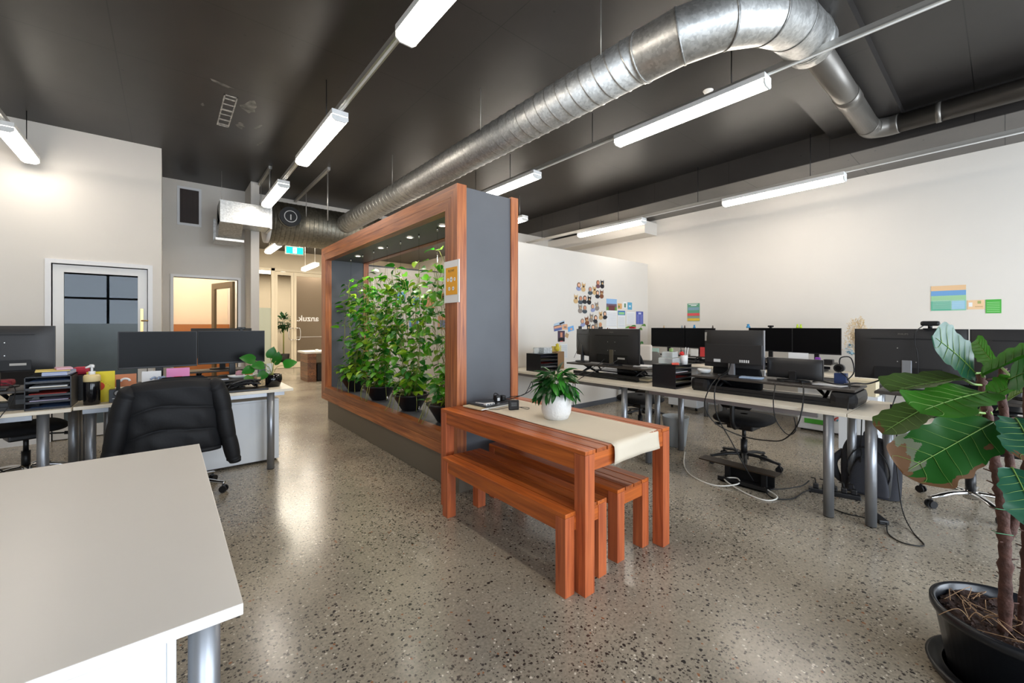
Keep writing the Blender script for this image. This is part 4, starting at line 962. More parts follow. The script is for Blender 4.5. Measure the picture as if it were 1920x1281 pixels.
# photo places of the stems: depth about 1.45 m
D0 = 1.53
def F(px, py, d=D0): return atd(px, py, d)
base = Vector((2.43, .0, .24)); base2 = base + Vector((.03, -.04, 0))
stem([base, F(1885, 1060), F(1880, 960), F(1868, 880), F(1856, 800), F(1845, 740), F(1838, 700)], .018, .011)
stem([F(1884, 1020) , F(1905, 960), F(1895, 880), F(1886, 800), F(1878, 735), F(1880, 690)], .014, .010)
stem([base2, F(1925, 1040), F(1922, 940), F(1928, 820), F(1925, 720), F(1922, 690)], .014, .010)
def big_leaf(b0, t0, wid, upv, m, curl=.12, cup=.18, twist=0., brown=0., petiole=None, seed=0, notch=0):
    """fiddle shaped blade from b0 to t0"""
    rnd = random.Random(seed); b0 = Vector(b0); t0 = Vector(t0); ax = t0 - b0; L = ax.length; ax.normalize()
    up = Vector(upv); up = (up - ax * up.dot(ax)).normalized(); sd = ax.cross(up)
    ph = [rnd.uniform(0, 6) for _ in range(6)]
    def wf(t):
        k = max(0., math.sin(PI * min(1, t * .985 + .015))); fid = .62 + .55 * t - .05 * math.cos(t * 9); tipf = 1.0 if t < .74 else math.sqrt(max(0, 1 - ((t - .74) / .26) ** 2)) * .999 + .001
        basef = min(1, (t / .10) ** .5) if t < .10 else 1
        return wid / 2 * min(1.05, fid) * basef * tipf * (1 if t < .85 else 1)
    def pos(t, s):
        ww = wf(t) * (1 + .05 * math.sin(t * 19 + ph[0]) + .05 * math.sin(t * 33 + ph[1]) * (1 if s > 0 else -1))
        z = cup * ww * (abs(s) ** 1.5) - curl * L * (t * t - .2 * t) + .014 * L * math.sin(t * 11 + ph[2] + s * 2) * abs(s) ** 2 - .006 * L * math.cos(t * 2 * PI * 5) * abs(s) * (1 - abs(s)) * 1.5
        a = twist * (t - .3) * s
        return b0 + ax * (L * t) + sd * (ww * s) + up * (z + a * ww)
    b = MB()
    def mf(u, v):
        s = v * 2 - 1
        if brown > 0:
            n1 = .05 * math.sin(v * 11 + u * 7) + .025 * math.sin(v * 37 + u * 19); e = u + n1 + .10 * s
            if e > 1 - brown * .12: return MBRN
            if s < -.84 + n1 and u > .45 and brown > .5: return MBRN
            if brown > .7 and e > .78 + .05 * math.sin(v * 23) and s > -.15: return MGRY
            if brown > .7 and ((u - .28) / .045) ** 2 + ((s + .62) / .09) ** 2 < 1: return MBRN
        return m
    b.grid(lambda u, v: pos(u, v * 2 - 1), 90 if brown > .5 else 40, 56 if brown > .5 else 24, m, mf=mf)
    lf = b.build('leaf', fig)
    vb = MB(); vb.tube([pos(t / 16, 0) + up * .0012 for t in range(16)], [.0022 - .0016 * t / 16 for t in range(16)], MVEIN, 5)
    for k in range(1, 7):
        t = k / 7.3
        for s in (-1, 1):
            vb.tube([pos(min(.97, t + .13 * q / 5 + .02 * (q / 5) ** 2), s * .92 * q / 5) + up * .001 for q in range(6)], [.0010 - .0007 * q / 5 for q in range(6)], MVEIN, 4)
    vb.build('vein', lf)
    if petiole is not None: MB().tube(spline([petiole, (Vector(petiole) + b0) / 2 + up * -.008, b0], 4), .0045, MVEIN, 6).build('leaf_stalk', fig)
    return lf
top = F(1838, 700); top2 = F(1878, 690); top3 = F(1922, 690)
CAMW = (-.85, -.05, .5)
big_leaf(F(1827, 699, 1.46), F(1762, 628, 1.40), .17, (-.75, -.35, .55), MFL[2], .10, .15, petiole=top, seed=3)
big_leaf(F(1866, 684, 1.54), F(1826, 636, 1.66), .075, (-.2, .8, .5), MFL[0], .05, .4, seed=4)
big_leaf(F(1806, 710, 1.47), F(1672, 726, 1.40), .150, (-.42, .1, 1), MFL[3], .06, .35, petiole=F(1842, 722), seed=5)
big_leaf(F(1850, 735, 1.44), F(1730, 758, 1.24), .165, (-.72, .0, .68), MFL[0], .07, .15, petiole=F(1848, 742), seed=6)
big_leaf(F(1752, 756, 1.45), F(1654, 806, 1.40), .120, (-.66, .1, .7), MFL[3], .08, .25, brown=.35, petiole=F(1846, 775, 1.50), seed=8)
big_leaf(F(1862, 792, 1.42), F(1696, 884, 1.34), .195, (-.93, -.1, .42), MFL[1], .04, .10, brown=.9, petiole=F(1862, 806), seed=9)
big_leaf(F(1842, 706, 1.46), F(1945, 655, 1.34), .105, (-.42, .2, 1), MFL[0], .05, .5, petiole=top, seed=10)
big_leaf(F(1893, 712, 1.42), F(1990, 668, 1.26), .17, (-.8, -.2, .6), MFL[1], .1, .2, petiole=top2, seed=11)
big_leaf(F(1856, 748, 1.46), F(1908, 716, 1.40), .10, (-.6, .3, .8), MFL[0], .1, .45, petiole=F(1850, 752), seed=12)
big_leaf(F(1854, 768, 1.52), F(1812, 792, 1.58), .09, (-.4, .5, 1), MFL[3], .3, .2, petiole=F(1854, 780), seed=13)
big_leaf(F(1905, 785, 1.42), F(1950, 858, 1.22), .14, (-.9, -.2, .4), MFL[2], .12, .2, brown=.3, petiole=F(1925, 800), seed=14)
big_leaf(F(1898, 878, 1.42), F(1955, 985, 1.26), .13, (-.85, -.3, .3), MFL[2], .15, .2, petiole=F(1905, 885), seed=15)
big_leaf(F(1918, 735, 1.56), F(1872, 752, 1.66), .12, (-.5, .4, .7), MFL[3], .25, .2, petiole=F(1925, 740), seed=16)
b = MB()
for k, z in enumerate((.62, .70)):
    c = atd(1882, 1000 - k * 45, D0); b.tube(spline([c + Vector((-.05, .02, .01)), c + Vector((0, -.022, 0)), c + Vector((.03, .0, -.01)), c + Vector((.06, .03, -.02))], 5), .0018, mat('green_tie', '#2f6b45', .5), 5)
b.build('plant_tie', fig)

# ================================================================== SMALL PLANT ON THE LEFT DESK
pc = Vector((.83, 4.80, DH))
root = thing('potted_plant', 'small green plant in a glossy black pot at the end of the jacket desk', 'plant', pc)
MB().lathe([(.058, 0), (.066, .003), (.088, .07), (.082, .125), (.074, .125), (.078, .08)], mat('glossy_black_ceramic', '#0f0f11', .12), pc, 32).build('pot', root)
MB().lathe([(.076, .11), (0, .112)], M_soil, pc, 16, cap0=False).build('soil', root)
st = MB(); lv = MB()
for (dx, dz, L, dirx, dirz, m, dy) in ((-.02, .22, .12, .2, .9, ML2, 0), (-.15, .20, .14, -.9, .35, ML2, 0), (-.08, .15, .12, -.8, .1, ML2, -.05), (.10, .14, .13, .9, .3, ML2, 0), (-.07, .09, .11, -.6, -.5, ML2, -.08), (-.20, .06, .10, -.4, -.6, ML1, -.08), (-.17, .13, .11, -.9, -.3, ML2, -.03), (.02, .16, .11, .4, .5, ML2, .05), (.03, .19, .10, .1, .6, ML2, -.02)):
    p0 = pc + Vector((0, 0, .11)); p1 = p0 + Vector((dx, dy, dz - .04)); st.tube(spline([p0, p0 + Vector((dx * .4, dy * .4, dz * .6)), p1], 4), .0024, MST, 5, False)
    leaf(lv, p1, (dirx, -.25, dirz), (.2 * -dirx, -.8, .5), L, L * .42, m, 'heart', .2, .2, 6)
st.build('stems', root); lv.build('foliage', root)

# ================================================================== LETTER TRAYS
MTR = mat('smoke_plastic', '#1d1e22', .3)
def trays(name, label, x0, x1, y0, y1, z0, n, hh, openf, papers, group='letter tray stacks'):
    """openf: face that is open ('-y' or '-x' ...)"""
    root = thing(name, label, 'letter trays', ((x0 + x1) / 2, (y0 + y1) / 2, z0), 0, group); t = .005
    H = n * hh
    b = MB()
    if openf != '-x': b.box(x0, x0 + t, y0, y1, z0, z0 + H, MTR)
    if openf != '+x': b.box(x1 - t, x1, y0, y1, z0, z0 + H, MTR)
    if openf != '-y': b.box(x0, x1, y0, y0 + t, z0, z0 + H, MTR)
    b.box(x0, x1, y1 - t, y1, z0, z0 + H, MTR); b.box(x0, x1, y0, y1, z0 + H - t, z0 + H, MTR)
    b.build('casing', root)
    for k in range(n):
        z = z0 + k * hh; b = MB().box(x0 + t, x1 - t, y0 + t, y1 - t, z, z + t, MTR)
        if openf == '-y': b.box(x0 + .003, x1 - .003, y0, y0 + .006, z, z + .016, MTR)
        elif openf == '-x': b.box(x0, x0 + .006, y0, y1, z, z + .016, MTR)
        tr = b.build('tray', root)
        b = MB(); zz = z + t
        for q in range(papers[k % len(papers)]):
            th = random.uniform(.002, .006); j = [random.uniform(0, .02) for _ in range(4)]
            b.box(x0 + .010 + j[0], x1 - .010 - j[1], y0 + .010 + j[2], y1 - .01 - j[3], zz, zz + th, random.choice((M_paper, M_paper, mat('pale_lilac_paper', '#b9b3cc', .7), mat('buff_paper', '#cdbf9c', .7), mat('red_folder', '#b5392f', .6), mat('blue_folder', '#5d79a8', .6)))); zz += th + .0004
        if papers[k % len(papers)]: b.build('papers', root)
    return root
trays('letter_trays', 'clear fronted black letter tray stack overflowing with papers on the far left desk', -.79, -.555, 4.56, 4.86, DH, 5, .049, '-y', [2, 3, 3, 4, 3])
trays('letter_trays', 'black letter tray cabinet with boxes on top on the partition desk', 3.80, 4.13, 3.95, 4.23, DH, 5, .048, '-y', [2, 3, 2, 3, 1])
trays('letter_trays', 'black letter tray cabinet topped by clear containers on the middle right desk', 3.80, 4.12, 2.06, 2.31, DH, 5, .046, '-y', [0, 3, 2, 3, 2])
def bx(name, label, cat, x0, x1, y0, y1, z0, z1, m, bev=.003, rz=0, group=None, extra=None):
    cx, cy = (x0 + x1) / 2, (y0 + y1) / 2; Mx = Matrix.Translation((cx, cy, z0)) @ Matrix.Rotation(R(rz), 4, 'Z')
    b = MB().box(x0 - cx, x1 - cx, y0 - cy, y1 - cy, 0, z1 - z0, m, bev, M=Mx)
    if extra: extra(b, Mx)
    o = b.build(name); return tag(o, label, cat, group)
MYE = mat('yellow_card', '#e5cf2c', .55); MPK = mat('pink_card', '#e48fc0', .6); MORG = mat('terracotta_card', '#c98058', .65); MCLR = mat('clear_plastic', '#e7eceb', .15, trans=.6, ior=1.3)
zt = DH + .245
bx('envelope', 'yellow envelope tilted on top of the far left letter trays', 'envelope', -.76, -.58, 4.60, 4.82, zt + .03, zt + .036, mat('pale_yellow_paper', '#dfc977', .6), .001, 8)
bx('magazine_pile', 'pile of blue edged magazines on top of the far left letter trays', 'magazines', -.70, -.57, 4.58, 4.84, zt + .001, zt + .028, mat('magazine_edges', '#8f9cc0', .6), .002, -4, extra=lambda b, M: [b.box(-.066, .066, -.131, .128, .006 + i * .009, .009 + i * .009, M_paper, M=M) for i in range(2)])
bx('paper_sheet', 'lilac crumpled sheet on top of the far left letter trays', 'paper', -.66, -.57, 4.64, 4.80, zt + .037, zt + .052, mat('pink_lilac_paper', '#cfa6b5', .7), .006, 12)
# pump bottle
c = Vector((-.45, 4.62, DH)); root = thing('pump_bottle', 'black bottle with a cream collar and a white pump beside the letter trays', 'bottle', c)
MB().lathe([(.044, 0), (.049, .005), (.049, .175), (.046, .182)], mat('glossy_black_bottle', '#101013', .15), c, 32, cap1=True).build('bottle_body', root)
MB().lathe([(.047, .182), (.050, .186), (.050, .225), (.042, .236), (.016, .238)], mat('cream_cap', '#dcc58f', .5), c, 32).build('collar', root)
MB().cyl(c + Vector((0, 0, .236)), c + Vector((0, 0, .262)), .020, M_wpl).cyl(c + Vector((0, 0, .262)), c + Vector((0, 0, .295)), .007, M_wpl).tube([c + Vector((.014, 0, .30)), c + Vector((-.012, 0, .302)), c + Vector((-.035, -.01, .292))], [.012, .010, .006], M_wpl, 10).cyl(c + Vector((-.002, 0, .302)), c + Vector((-.002, 0, .316)), .012, M_wpl).build('pump_head', root)
def dots(b, M):
    for i in range(14): b.box(-.08 + i * .012, -.077 + i * .012, -.0045, -.0035, .03 + (i * 37 % 19) * .012, .033 + (i * 37 % 19) * .012, M_black, M=M)
    b.cyl(M @ Vector((-.012, -.0035, .13)), M @ Vector((-.012, -.0050, .13)), .035, mat('red_orange_print', '#d8472a', .6), seg=24)
bx('greeting_card', 'yellow card with a red dot standing behind the black pump bottle', 'card', -.49, -.325, 4.71, 4.714, DH, DH + .25, MYE, .0, -3, extra=dots)
c = Vector((-.30, 4.66, DH)); root = thing('watch_stand', 'dark grey stand holding a black watch next to the yellow card', 'watch stand', c)
MB().box(c.x - .055, c.x + .055, c.y - .04, c.y + .04, DH, DH + .105, mat('graphite_plastic', '#33373e', .4), .004).box(c.x - .035, c.x + .04, c.y - .042, c.y - .039, DH + .03, DH + .034, M_paper).build('stand', root)
b = MB().tube([c + Vector((0, -.045, .075)), c + Vector((0, -.052, .075))], .028, M_black, 24).tube([c + Vector((0, -.051, .075)), c + Vector((0, -.055, .075))], .021, M_chrome, 24).box(c.x - .012, c.x + .012, c.y - .05, c.y - .03, DH + .10, DH + .185, M_black, .004); b.build('watch', root)
def rainbow(b, M):
    b.tube([M @ Vector((math.cos(t) * .028, -.004, .045 + math.sin(t) * .022)) for t in [PI * i / 10 for i in range(11)]], .009, M_paper, 8)
zj = DH + .10
bx('greeting_card', 'terracotta card with a white rainbow at the foot of the dark screen', 'card', -.335, -.195, 4.74, 4.743, DH + .11, DH + .215, MORG, 0, 3, extra=rainbow)
bx('teal_card', 'small teal card below the terracotta rainbow card', 'card', -.22, -.13, 4.72, 4.724, DH, DH + .10, mat('teal_card_face', '#3f7f95', .6), 0)
bx('cream_box', 'cream box between the watch stand and the puffer jacket', 'box', -.235, -.13, 4.60, 4.70, DH, DH + .075, mat('cream_board', '#d9cca5', .6), .002)
bx('note_card', 'white printed note card standing at the foot of the dark screen', 'card', -.165, -.035, 4.83, 4.834, zj, zj + .12, M_paper, 0, 2)
bx('greeting_card', 'pink card with a red bow behind the puffer jacket', 'card', .0, .165, 4.84, 4.844, zj, zj + .135, MPK, 0, -4, extra=lambda b, M: b.box(-.02, .02, -.02, -.004, .0, .05, mat('red_plastic', '#c92a35', .35), .006, M=M).box(-.03, .03, -.02, -.006, .04, .06, MATS['red_plastic'], .006, M=M))
c = Vector((-.02, 4.80, zj)); b = MB()
for k in range(14):
    a = random.uniform(0, 6.28); q = c + Vector((random.uniform(-.06, .06), random.uniform(-.02, .02), .02 + random.uniform(0, .03))); b.tube(spline([q, q + Vector((.02 * math.cos(a), 0, .02)), q + Vector((.035 * math.cos(a + 1), .01, 0))], 3), .008, mat('marbled_silk', '#8d9db8', .4, var=.5, vs=60), 6)
o = b.build('hair_scrunchie'); tag(o, 'blue and white crumpled scrunchie in front of the white note card', 'scrunchie')
bx('phone', 'silver grey phone lying on the jacket desk riser', 'phone', .31, .46, 4.80, 4.87, DH + .101, DH + .11, mat('silver_phone', '#b7bac4', .3, .6), .003, 4)
b = MB().lathe([(0, 0), (.02, .004), (.026, .02), (.018, .038), (0, .042)], mat('magenta_rubber', '#b84a86', .4), (.27, 4.80, DH + .10), 16, cap0=False); tag(b.build('lip_balm'), 'small magenta and blue balm ball beside the silver phone', 'lip balm')
root = thing('shell_dish', 'white dish of pink and orange trinkets by the wide black screen', 'dish', (.60, 4.92, DH + .10))
MB().lathe([(.10, 0), (.13, .015), (.14, .03), (.12, .018)], M_wpl, (.60, 4.92, DH + .10), 24, sy=.5).build('dish', root)
MB().lathe([(0, 0), (.03, .01), (.035, .03), (.02, .055), (0, .06)], mat('mauve_shell', '#c795a3', .5), (.56, 4.92, DH + .115), 14, cap0=False).lathe([(0, 0), (.035, .01), (.03, .03), (0, .04)], mat('orange_shell', '#dd8a4c', .5), (.64, 4.91, DH + .115), 14, cap0=False).build('trinkets', root)
bx('desk_cup', 'grey cup holding a white pad beside the wide black screen', 'cup', .73, .80, 4.97, 5.02, DH + .1, DH + .22, mat('slate_cup', '#5b6068', .5), .01)
bx('note_pad', 'white note pad upright beside the grey cup', 'note pad', .81, .87, 5.00, 5.01, DH + .0, DH + .22, M_paper, .001)
root = thing('desk_tray', 'jumble of black tools and cords in a tray left of the potted plant', 'tray', (.56, 4.66, DH))
b = MB().box(.38, .76, 4.58, 4.76, DH, DH + .02, M_bpl, .004); b.build('tray_base', root)
b = MB()
for k in range(16):
    p = Vector((random.uniform(.40, .72), random.uniform(4.6, 4.74), DH + .03 + random.random() * .05)); q = Vector((random.uniform(.40, .74), random.uniform(4.6, 4.74), DH + .03 + random.random() * .06)); b.tube(spline([p, (p + q) / 2 + Vector((0, 0, .02)), q], 3), random.choice((.004, .007, .011)), M_bpl, 6)
b.build('cords', root)
bx('paper_bag', 'small tan patterned pouch next to the potted plant on the jacket desk', 'pouch', .66, .745, 4.70, 4.80, DH + .021, DH + .12, mat('tan_weave', '#ab9470', .8, var=.5, vs=60), .02, 20)
bx('red_pouch', 'red tartan pouch behind the far left letter trays', 'pouch', -1.15, -.92, 4.95, 5.08, DH + .146, DH + .20, mat('red_tartan', '#8c2a35', .8, var=.7, vs=40), .02)
bx('round_purse', 'small red purse peeking above the yellow envelope', 'purse', -.60, -.50, 4.98, 5.04, DH + .21, DH + .275, mat('crimson_cloth', '#b02038', .6), .025)
bx('storage_box', 'black storage box under the small red purse', 'box', -.62, -.48, 4.92, 5.10, DH, DH + .209, M_bpl, .006)
bx('dock', 'flat round edged black dock on the far left riser', 'dock', -1.16, -.90, 4.66, 4.80, DH + .146, DH + .165, M_bpl, .008, 5)
cable('keyboard_cord', [(-1.10, 4.66, DH + .17), (-.98, 4.62, DH + .22), (-.86, 4.66, DH + .18), (-.84, 4.52, DH + .08), (-.90, 4.46, DH - .05), (-1.0, 4.49, .45), (-.86, 4.7, .12), (-.95, 5.0, .02)], 'thin black cord hanging over the edge of the far left desk', .003)

# under far left desk cables
for k, (pts, lb) in enumerate((([(-1.25, 4.9, .70), (-1.05, 4.8, .45), (-.90, 4.85, .25), (-.70, 5.0, .02)], 'black cable loop hanging below the far left desk, outermost'),
        ([(-1.35, 5.0, .70), (-1.2, 4.85, .30), (-1.0, 4.9, .12), (-.95, 5.3, .02)], 'black cable hanging below the far left desk, next to the chair base'),
        ([(-1.18, 4.75, .72), (-1.12, 4.7, .5), (-1.16, 4.7, .3), (-1.12, 4.75, .05)], 'blue cable hanging straight below the far left desk'))):
    cable('desk_cable', pts, lb, .005, mat('blue_cable', '#33406e', .5) if k == 2 else None, group='left desk cables')

# ================================================================== RIGHT DESK ITEMS
zt = DH + .24
bx('tissue_box', 'pale grey printed box on top of the partition desk letter trays', 'box', 3.93, 4.09, 4.02, 4.13, zt + .001, zt + .08, mat('pale_print_box', '#c9cdcf', .6, var=.3, vs=50), .003)
b = MB().lathe([(.04, 0), (.042, .07), (.03, .08)], MCLR, (3.88, 4.12, zt + .001), 20, cap1=True); tag(b.build('clear_jar'), 'clear jar at the left on the partition desk letter trays', 'jar')
bx('yellow_folder', 'yellow folder standing behind the partition desk letter trays', 'folder', 4.30, 4.40, 4.22, 4.24, DH, DH + .32, mat('pale_yellow_folder', '#d8c66c', .6), .002)
b = MB().lathe([(0, 0), (.03, .01), (.035, .05), (.02, .09), (.03, .10), (.0, .12)], mat('yellow_toy', '#d4c23a', .5), (4.34, 4.16, DH + .245), 14, cap0=False); o = b.build('yellow_ornament')
tag(o, 'lumpy yellow ornament beside the yellow folder', 'ornament')
b = MB().box(4.26, 4.42, 4.10, 4.2, DH, DH + .244, mat('brown_board', '#8a6b4a', .6), .003); tag(b.build('cardboard_box'), 'narrow brown cardboard box behind the partition desk letter trays', 'box')
b = MB().lathe([(0, 0), (.06, .004), (.09, .03), (.085, .055), (.05, .065), (0, .066)], mat('salmon_plush', '#dba184', .8), (4.32, 3.27, DH + .157), 24, sx=.7, cap0=False); tag(b.build('pencil_case'), 'salmon pink rounded case below the wide monitor on the partition desk', 'case')
bx('paper_stack', 'stack of white papers on the right end of the partition desk riser', 'papers', 4.06, 4.26, 2.55, 2.72, DH + .156, DH + .168, M_paper, .002, 10)
bx('book', 'cream book lying flat on the partition desk beside the black letter tray cabinet', 'book', 4.0, 4.24, 2.50, 2.66, DH + .013, DH + .03, mat('cream_cover', '#cfc3a6', .6), .003, 10)
bx('book', 'grey covered book under the cream one on the partition desk', 'book', 3.98, 4.26, 2.48, 2.68, DH + .001, DH + .012, mat('grey_cover', '#77746c', .6), .003, 4)
bx('mug', 'small blue and white cup on the partition desk riser', 'cup', 4.22, 4.27, 2.76, 2.81, DH + .156, DH + .215, mat('blue_white_cup', '#8aa4cf', .5), .012)
bx('clear_container', 'large clear lidded container on the middle desk letter trays', 'container', 3.86, 4.06, 2.12, 2.28, zt - .006, zt + .055, MCLR, .01)
bx('clear_container', 'smaller clear container stacked on the larger one', 'container', 3.89, 4.01, 2.14, 2.26, zt + .056, zt + .115, MCLR, .01)
bx('small_bottle', 'green labelled bottle on top of the clear containers', 'bottle', 3.93, 3.96, 2.17, 2.2, zt + .116, zt + .15, mat('green_label', '#8aa86a', .5), .006)
root = thing('pen_cup', 'white cup with a red toy and pens on the middle desk letter trays', 'pen cup', (4.02, 2.09, zt - .01))
MB().lathe([(.032, 0), (.036, .09), (.034, .09), (.03, .004)], M_wpl, (4.02, 2.085, zt - .009), 20).build('cup', root)
b = MB()
for (dx, dy, m) in ((.01, 0, M_wpl), (-.012, .006, M_bpl), (.0, -.014, M_wpl)): b.tube([(4.02 + dx, 2.085 + dy, zt), (4.02 + dx * 3, 2.085 + dy * 3, zt + .16)], .004, m, 6)
b.build('pens', root); MB().lathe([(0, 0), (.024, .012), (.02, .035), (0, .05)], mat('red_toy', '#cf2b26', .45), (4.0, 2.10, zt + .075), 12, cap0=False).build('toy', root)
bx('red_bag', 'bright red and white snack bag lying on the middle desk letter trays', 'bag', 3.83, 3.93, 2.07, 2.14, zt - .006, zt + .012, mat('red_orange_wrapper', '#d95a48', .4, var=.3, vs=50), .006, 30)
b = MB().lathe([(.035, 0), (.055, .012), (.066, .04), (.062, .042), (.05, .016)], M_wpl, (4.12, 1.93, DH + .147), 24); tag(b.build('bowl'), 'white oval bowl on the left end of the rounded riser', 'bowl')
bx('slate_book', 'pale blue covered notebook on the rounded riser in front of the silver edged monitor', 'notebook', 4.00, 4.10, 1.38, 1.56, DH + .146, DH + .158, mat('pale_blue_cover', '#a9bdd6', .5), .002, 8)
bx('brochure', 'white open brochure leaning below the silver edged monitor', 'brochure', 4.30, 4.32, 1.45, 1.72, DH + .146, DH + .20, M_paper, .001, 6)
root = thing('webcam_box', 'navy box topped by a round black webcam at the right riser end', 'webcam', (4.22, .86, DH + .146))
MB().box(4.19, 4.26, .82, .90, DH + .146, DH + .235, mat('navy_box', '#26375f', .4), .004).build('box', root)
MB().cyl((4.19, .87, DH + .275), (4.25, .87, DH + .275), .034, M_bpl, seg=24).cyl((4.187, .87, DH + .275), (4.19, .87, DH + .275), .022, M_scr, seg=20).tube(spline([(4.22, .87, DH + .305), (4.22, .86, DH + .36), (4.24, .80, DH + .36), (4.24, .78, DH + .25), (4.22, .82, DH + .18)], 5), .005, M_bpl, 6).build('webcam', root)
cable('adapter_lead', [(4.1, 1.02, DH + .16), (4.05, .96, DH + .175), (3.98, .86, DH + .17), (4.02, .80, DH + .165), (4.15, .75, DH + .17), (4.28, .70, DH + .16), (4.3, .62, DH + .20)], 'black cord with a silver plug across the right end of the rounded riser', .006)
cable('adapter_lead', [(4.22, .86, DH + .24), (4.12, .80, DH + .21), (4.0, .76, DH + .16), (3.84, .74, DH + .05), (3.80, .735, DH + .006)], 'pair of thin black cords hanging from the navy box to the desk', .004)
bx('white_paper_slips', 'white paper slips under the cords on the rounded riser', 'papers', 4.0, 4.12, .80, 1.0, DH + .146, DH + .149, M_paper, .001, -10)
bx('remote', 'flat grey tablet stand on the rounded riser near the navy box', 'tablet', 4.12, 4.32, .74, .84, DH + .15, DH + .158, mat('taupe_metal', '#837a70', .4, .3), .003, 12)
# webcam on the big monitor
c = Vector((4.20, .345, 1.375)); root = thing('webcam', 'black webcam clipped on top of the large branded monitor', 'webcam', c)
MB().box(c.x - .02, c.x + .03, c.y - .05, c.y + .05, 1.395, 1.43, M_bpl, .014).build('camera_body', root); MB().box(c.x - .03, c.x + .03, c.y - .035, c.y + .035, 1.372, 1.378, M_bpl, .001).tube([(c.x, c.y, 1.378), (c.x, c.y, 1.40)], .012, M_bpl, 8).build('clip', root)
MB().tube(spline([(c.x - .02, c.y + .03, 1.40), (c.x - .05, c.y + .07, 1.35), (c.x - .035, c.y + .075, 1.27), (c.x - .05, c.y + .06, 1.18), (c.x - .03, c.y + .06, 1.0)], 6), .003, M_cable, 6).build('cord', root)
def webcam(c, label, rz=R(-90), s=1):
    root = thing('webcam', label, 'webcam', c, rz)
    WC = root
    MB().box(-.04, .04, -.012, .012, .012, .038, M_bpl, .01).cyl((0, -.013, .025), (0, -.0115, .025), .009, M_scr, seg=12).build('camera_body', root, local=True); MB().box(-.015, .015, -.02, .02, 0, .014, M_bpl, .003).build('clip', root, local=True)
    return root
webcam((6.9, 2.24, DH + .12 + .465), 'small webcam on the wall desk screen with the blue toy'); webcam((.60, 5.13, DH + .10 + .468), 'small black webcam on top of the wide black left screen', 0)
wcp = webcam((4.14, 3.56, DH + .155 + .421), 'small black webcam on the slim angled monitor by the partition', R(62))
cable('cord', [(4.09, 3.55, 1.35), (4.05, 3.53, 1.27), (4.08, 3.53, 1.15), (4.02, 3.56, .98)], None, .0025, None, wcp)
# toys
def toy(c, label, m, h=.045, r=.014):
    b = MB().lathe([(r * .9, 0), (r, h * .2), (r * .7, h * .5), (r * .4, h * .58), (r * .75, h * .75), (r * .5, h * .95), (0, h)], m, c, 12); tag(b.build('toy_figure'), label, 'toy', 'toys on the screens')
zB = DH + .12 + .458
MT = {k: mat('toy_' + k, v, .5) for k, v in (('tan', '#b99a76'), ('blue', '#2f7fae'), ('dark', '#4b4038'), ('grey', '#7d8a94'), ('lime', '#b4cf3a'), ('green', '#55b53a'))}
toy((6.9, 3.96, zB), 'tan toy figure on the leftmost wall desk screen', MT['tan']); toy((6.9, 3.62, zB), 'grey toy figure on the leftmost wall desk screen', MT['grey']); toy((6.9, 3.57, zB), 'dark toy figure beside the grey one above the two joined wall desk screens', MT['dark'])
toy((6.9, 3.40, zB), 'blue toy figure on the blue-grey wall desk screen', MT['blue'], .055, .022); toy((6.9, 3.09, zB), 'brown toy figure at the right end of the blue-grey wall desk screen', MT['dark'])
toy((6.9, 2.55, zB + .007), 'bright blue toy clinging to the corner of the webcam screen', MT['blue'], .06, .03)
toy((6.9, 1.90, zB + .007), 'lime toy, left one of the two on the rightmost wall desk screen', MT['lime'], .055, .018); toy((6.9, 1.86, zB + .007), 'lime toy, right one of the two on the rightmost wall desk screen', MT['lime'], .055, .018)
b = MB().box(4.05, 4.08, 2.68, 2.76, 1.36, 1.385, mat('red_car', '#a82230', .3), .010); tag(b.build('toy_car'), 'small red toy car on top of the wide partition desk monitor', 'toy')
# wall desk clutter
MCL = [mat('clutter_' + n, c, .6) for n, c in (('white', '#d8d8d4'), ('green', '#5c9a63'), ('teal', '#a3bfb5'), ('pink', '#cf6b86'), ('lime', '#b9c54a'), ('grey', '#8d8a86'), ('red', '#c23a3a'), ('cream', '#d9d0b8'))]
for i, (y, w, h, k, lb) in enumerate(((4.30, .09, .12, 0, 'white upright box at the partition end of the wall desk'), (4.15, .07, .09, 1, 'green carton beside the white upright box on the wall desk'), (3.97, .13, .10, 2, 'pale teal packet under the leftmost wall desk screen'), (3.75, .12, .04, 3, 'pink note block under the leftmost wall desk screen'), (3.60, .10, .045, 4, 'lime note block between the two joined screens'),
        (3.44, .12, .09, 5, 'grey speaker under the blue-grey wall desk screen'), (3.26, .12, .11, 0, 'white framed card under the blue-grey wall desk screen'), (3.12, .08, .15, 6, 'red carton at the right end of the blue-grey wall desk screen'))):
    bx('desk_box', lb, 'box', 6.60, 6.64, y - w / 2, y + w / 2, DH + (.121 if 3.08 < y < 4.02 else 0), DH + (.121 if 3.08 < y < 4.02 else 0) + h, MCL[k], .004)
bx('note_sheet', 'white sheet taped below the rightmost wall desk screen', 'paper', 6.86, 6.865, 1.76, 2.0, DH + .14, DH + .235, M_paper, 0)
bx('purple_bottle', 'small purple bottle behind the black dock stand', 'bottle', 6.75, 6.8, 1.60, 1.66, DH + .121, DH + .19, mat('purple_plastic', '#7d3fa0', .4), .012)
bx('desk_box', 'black boxy charger under the lime toys screen', 'charger', 6.55, 6.64, 1.42, 1.52, DH + .121, DH + .18, M_bpl, .006)
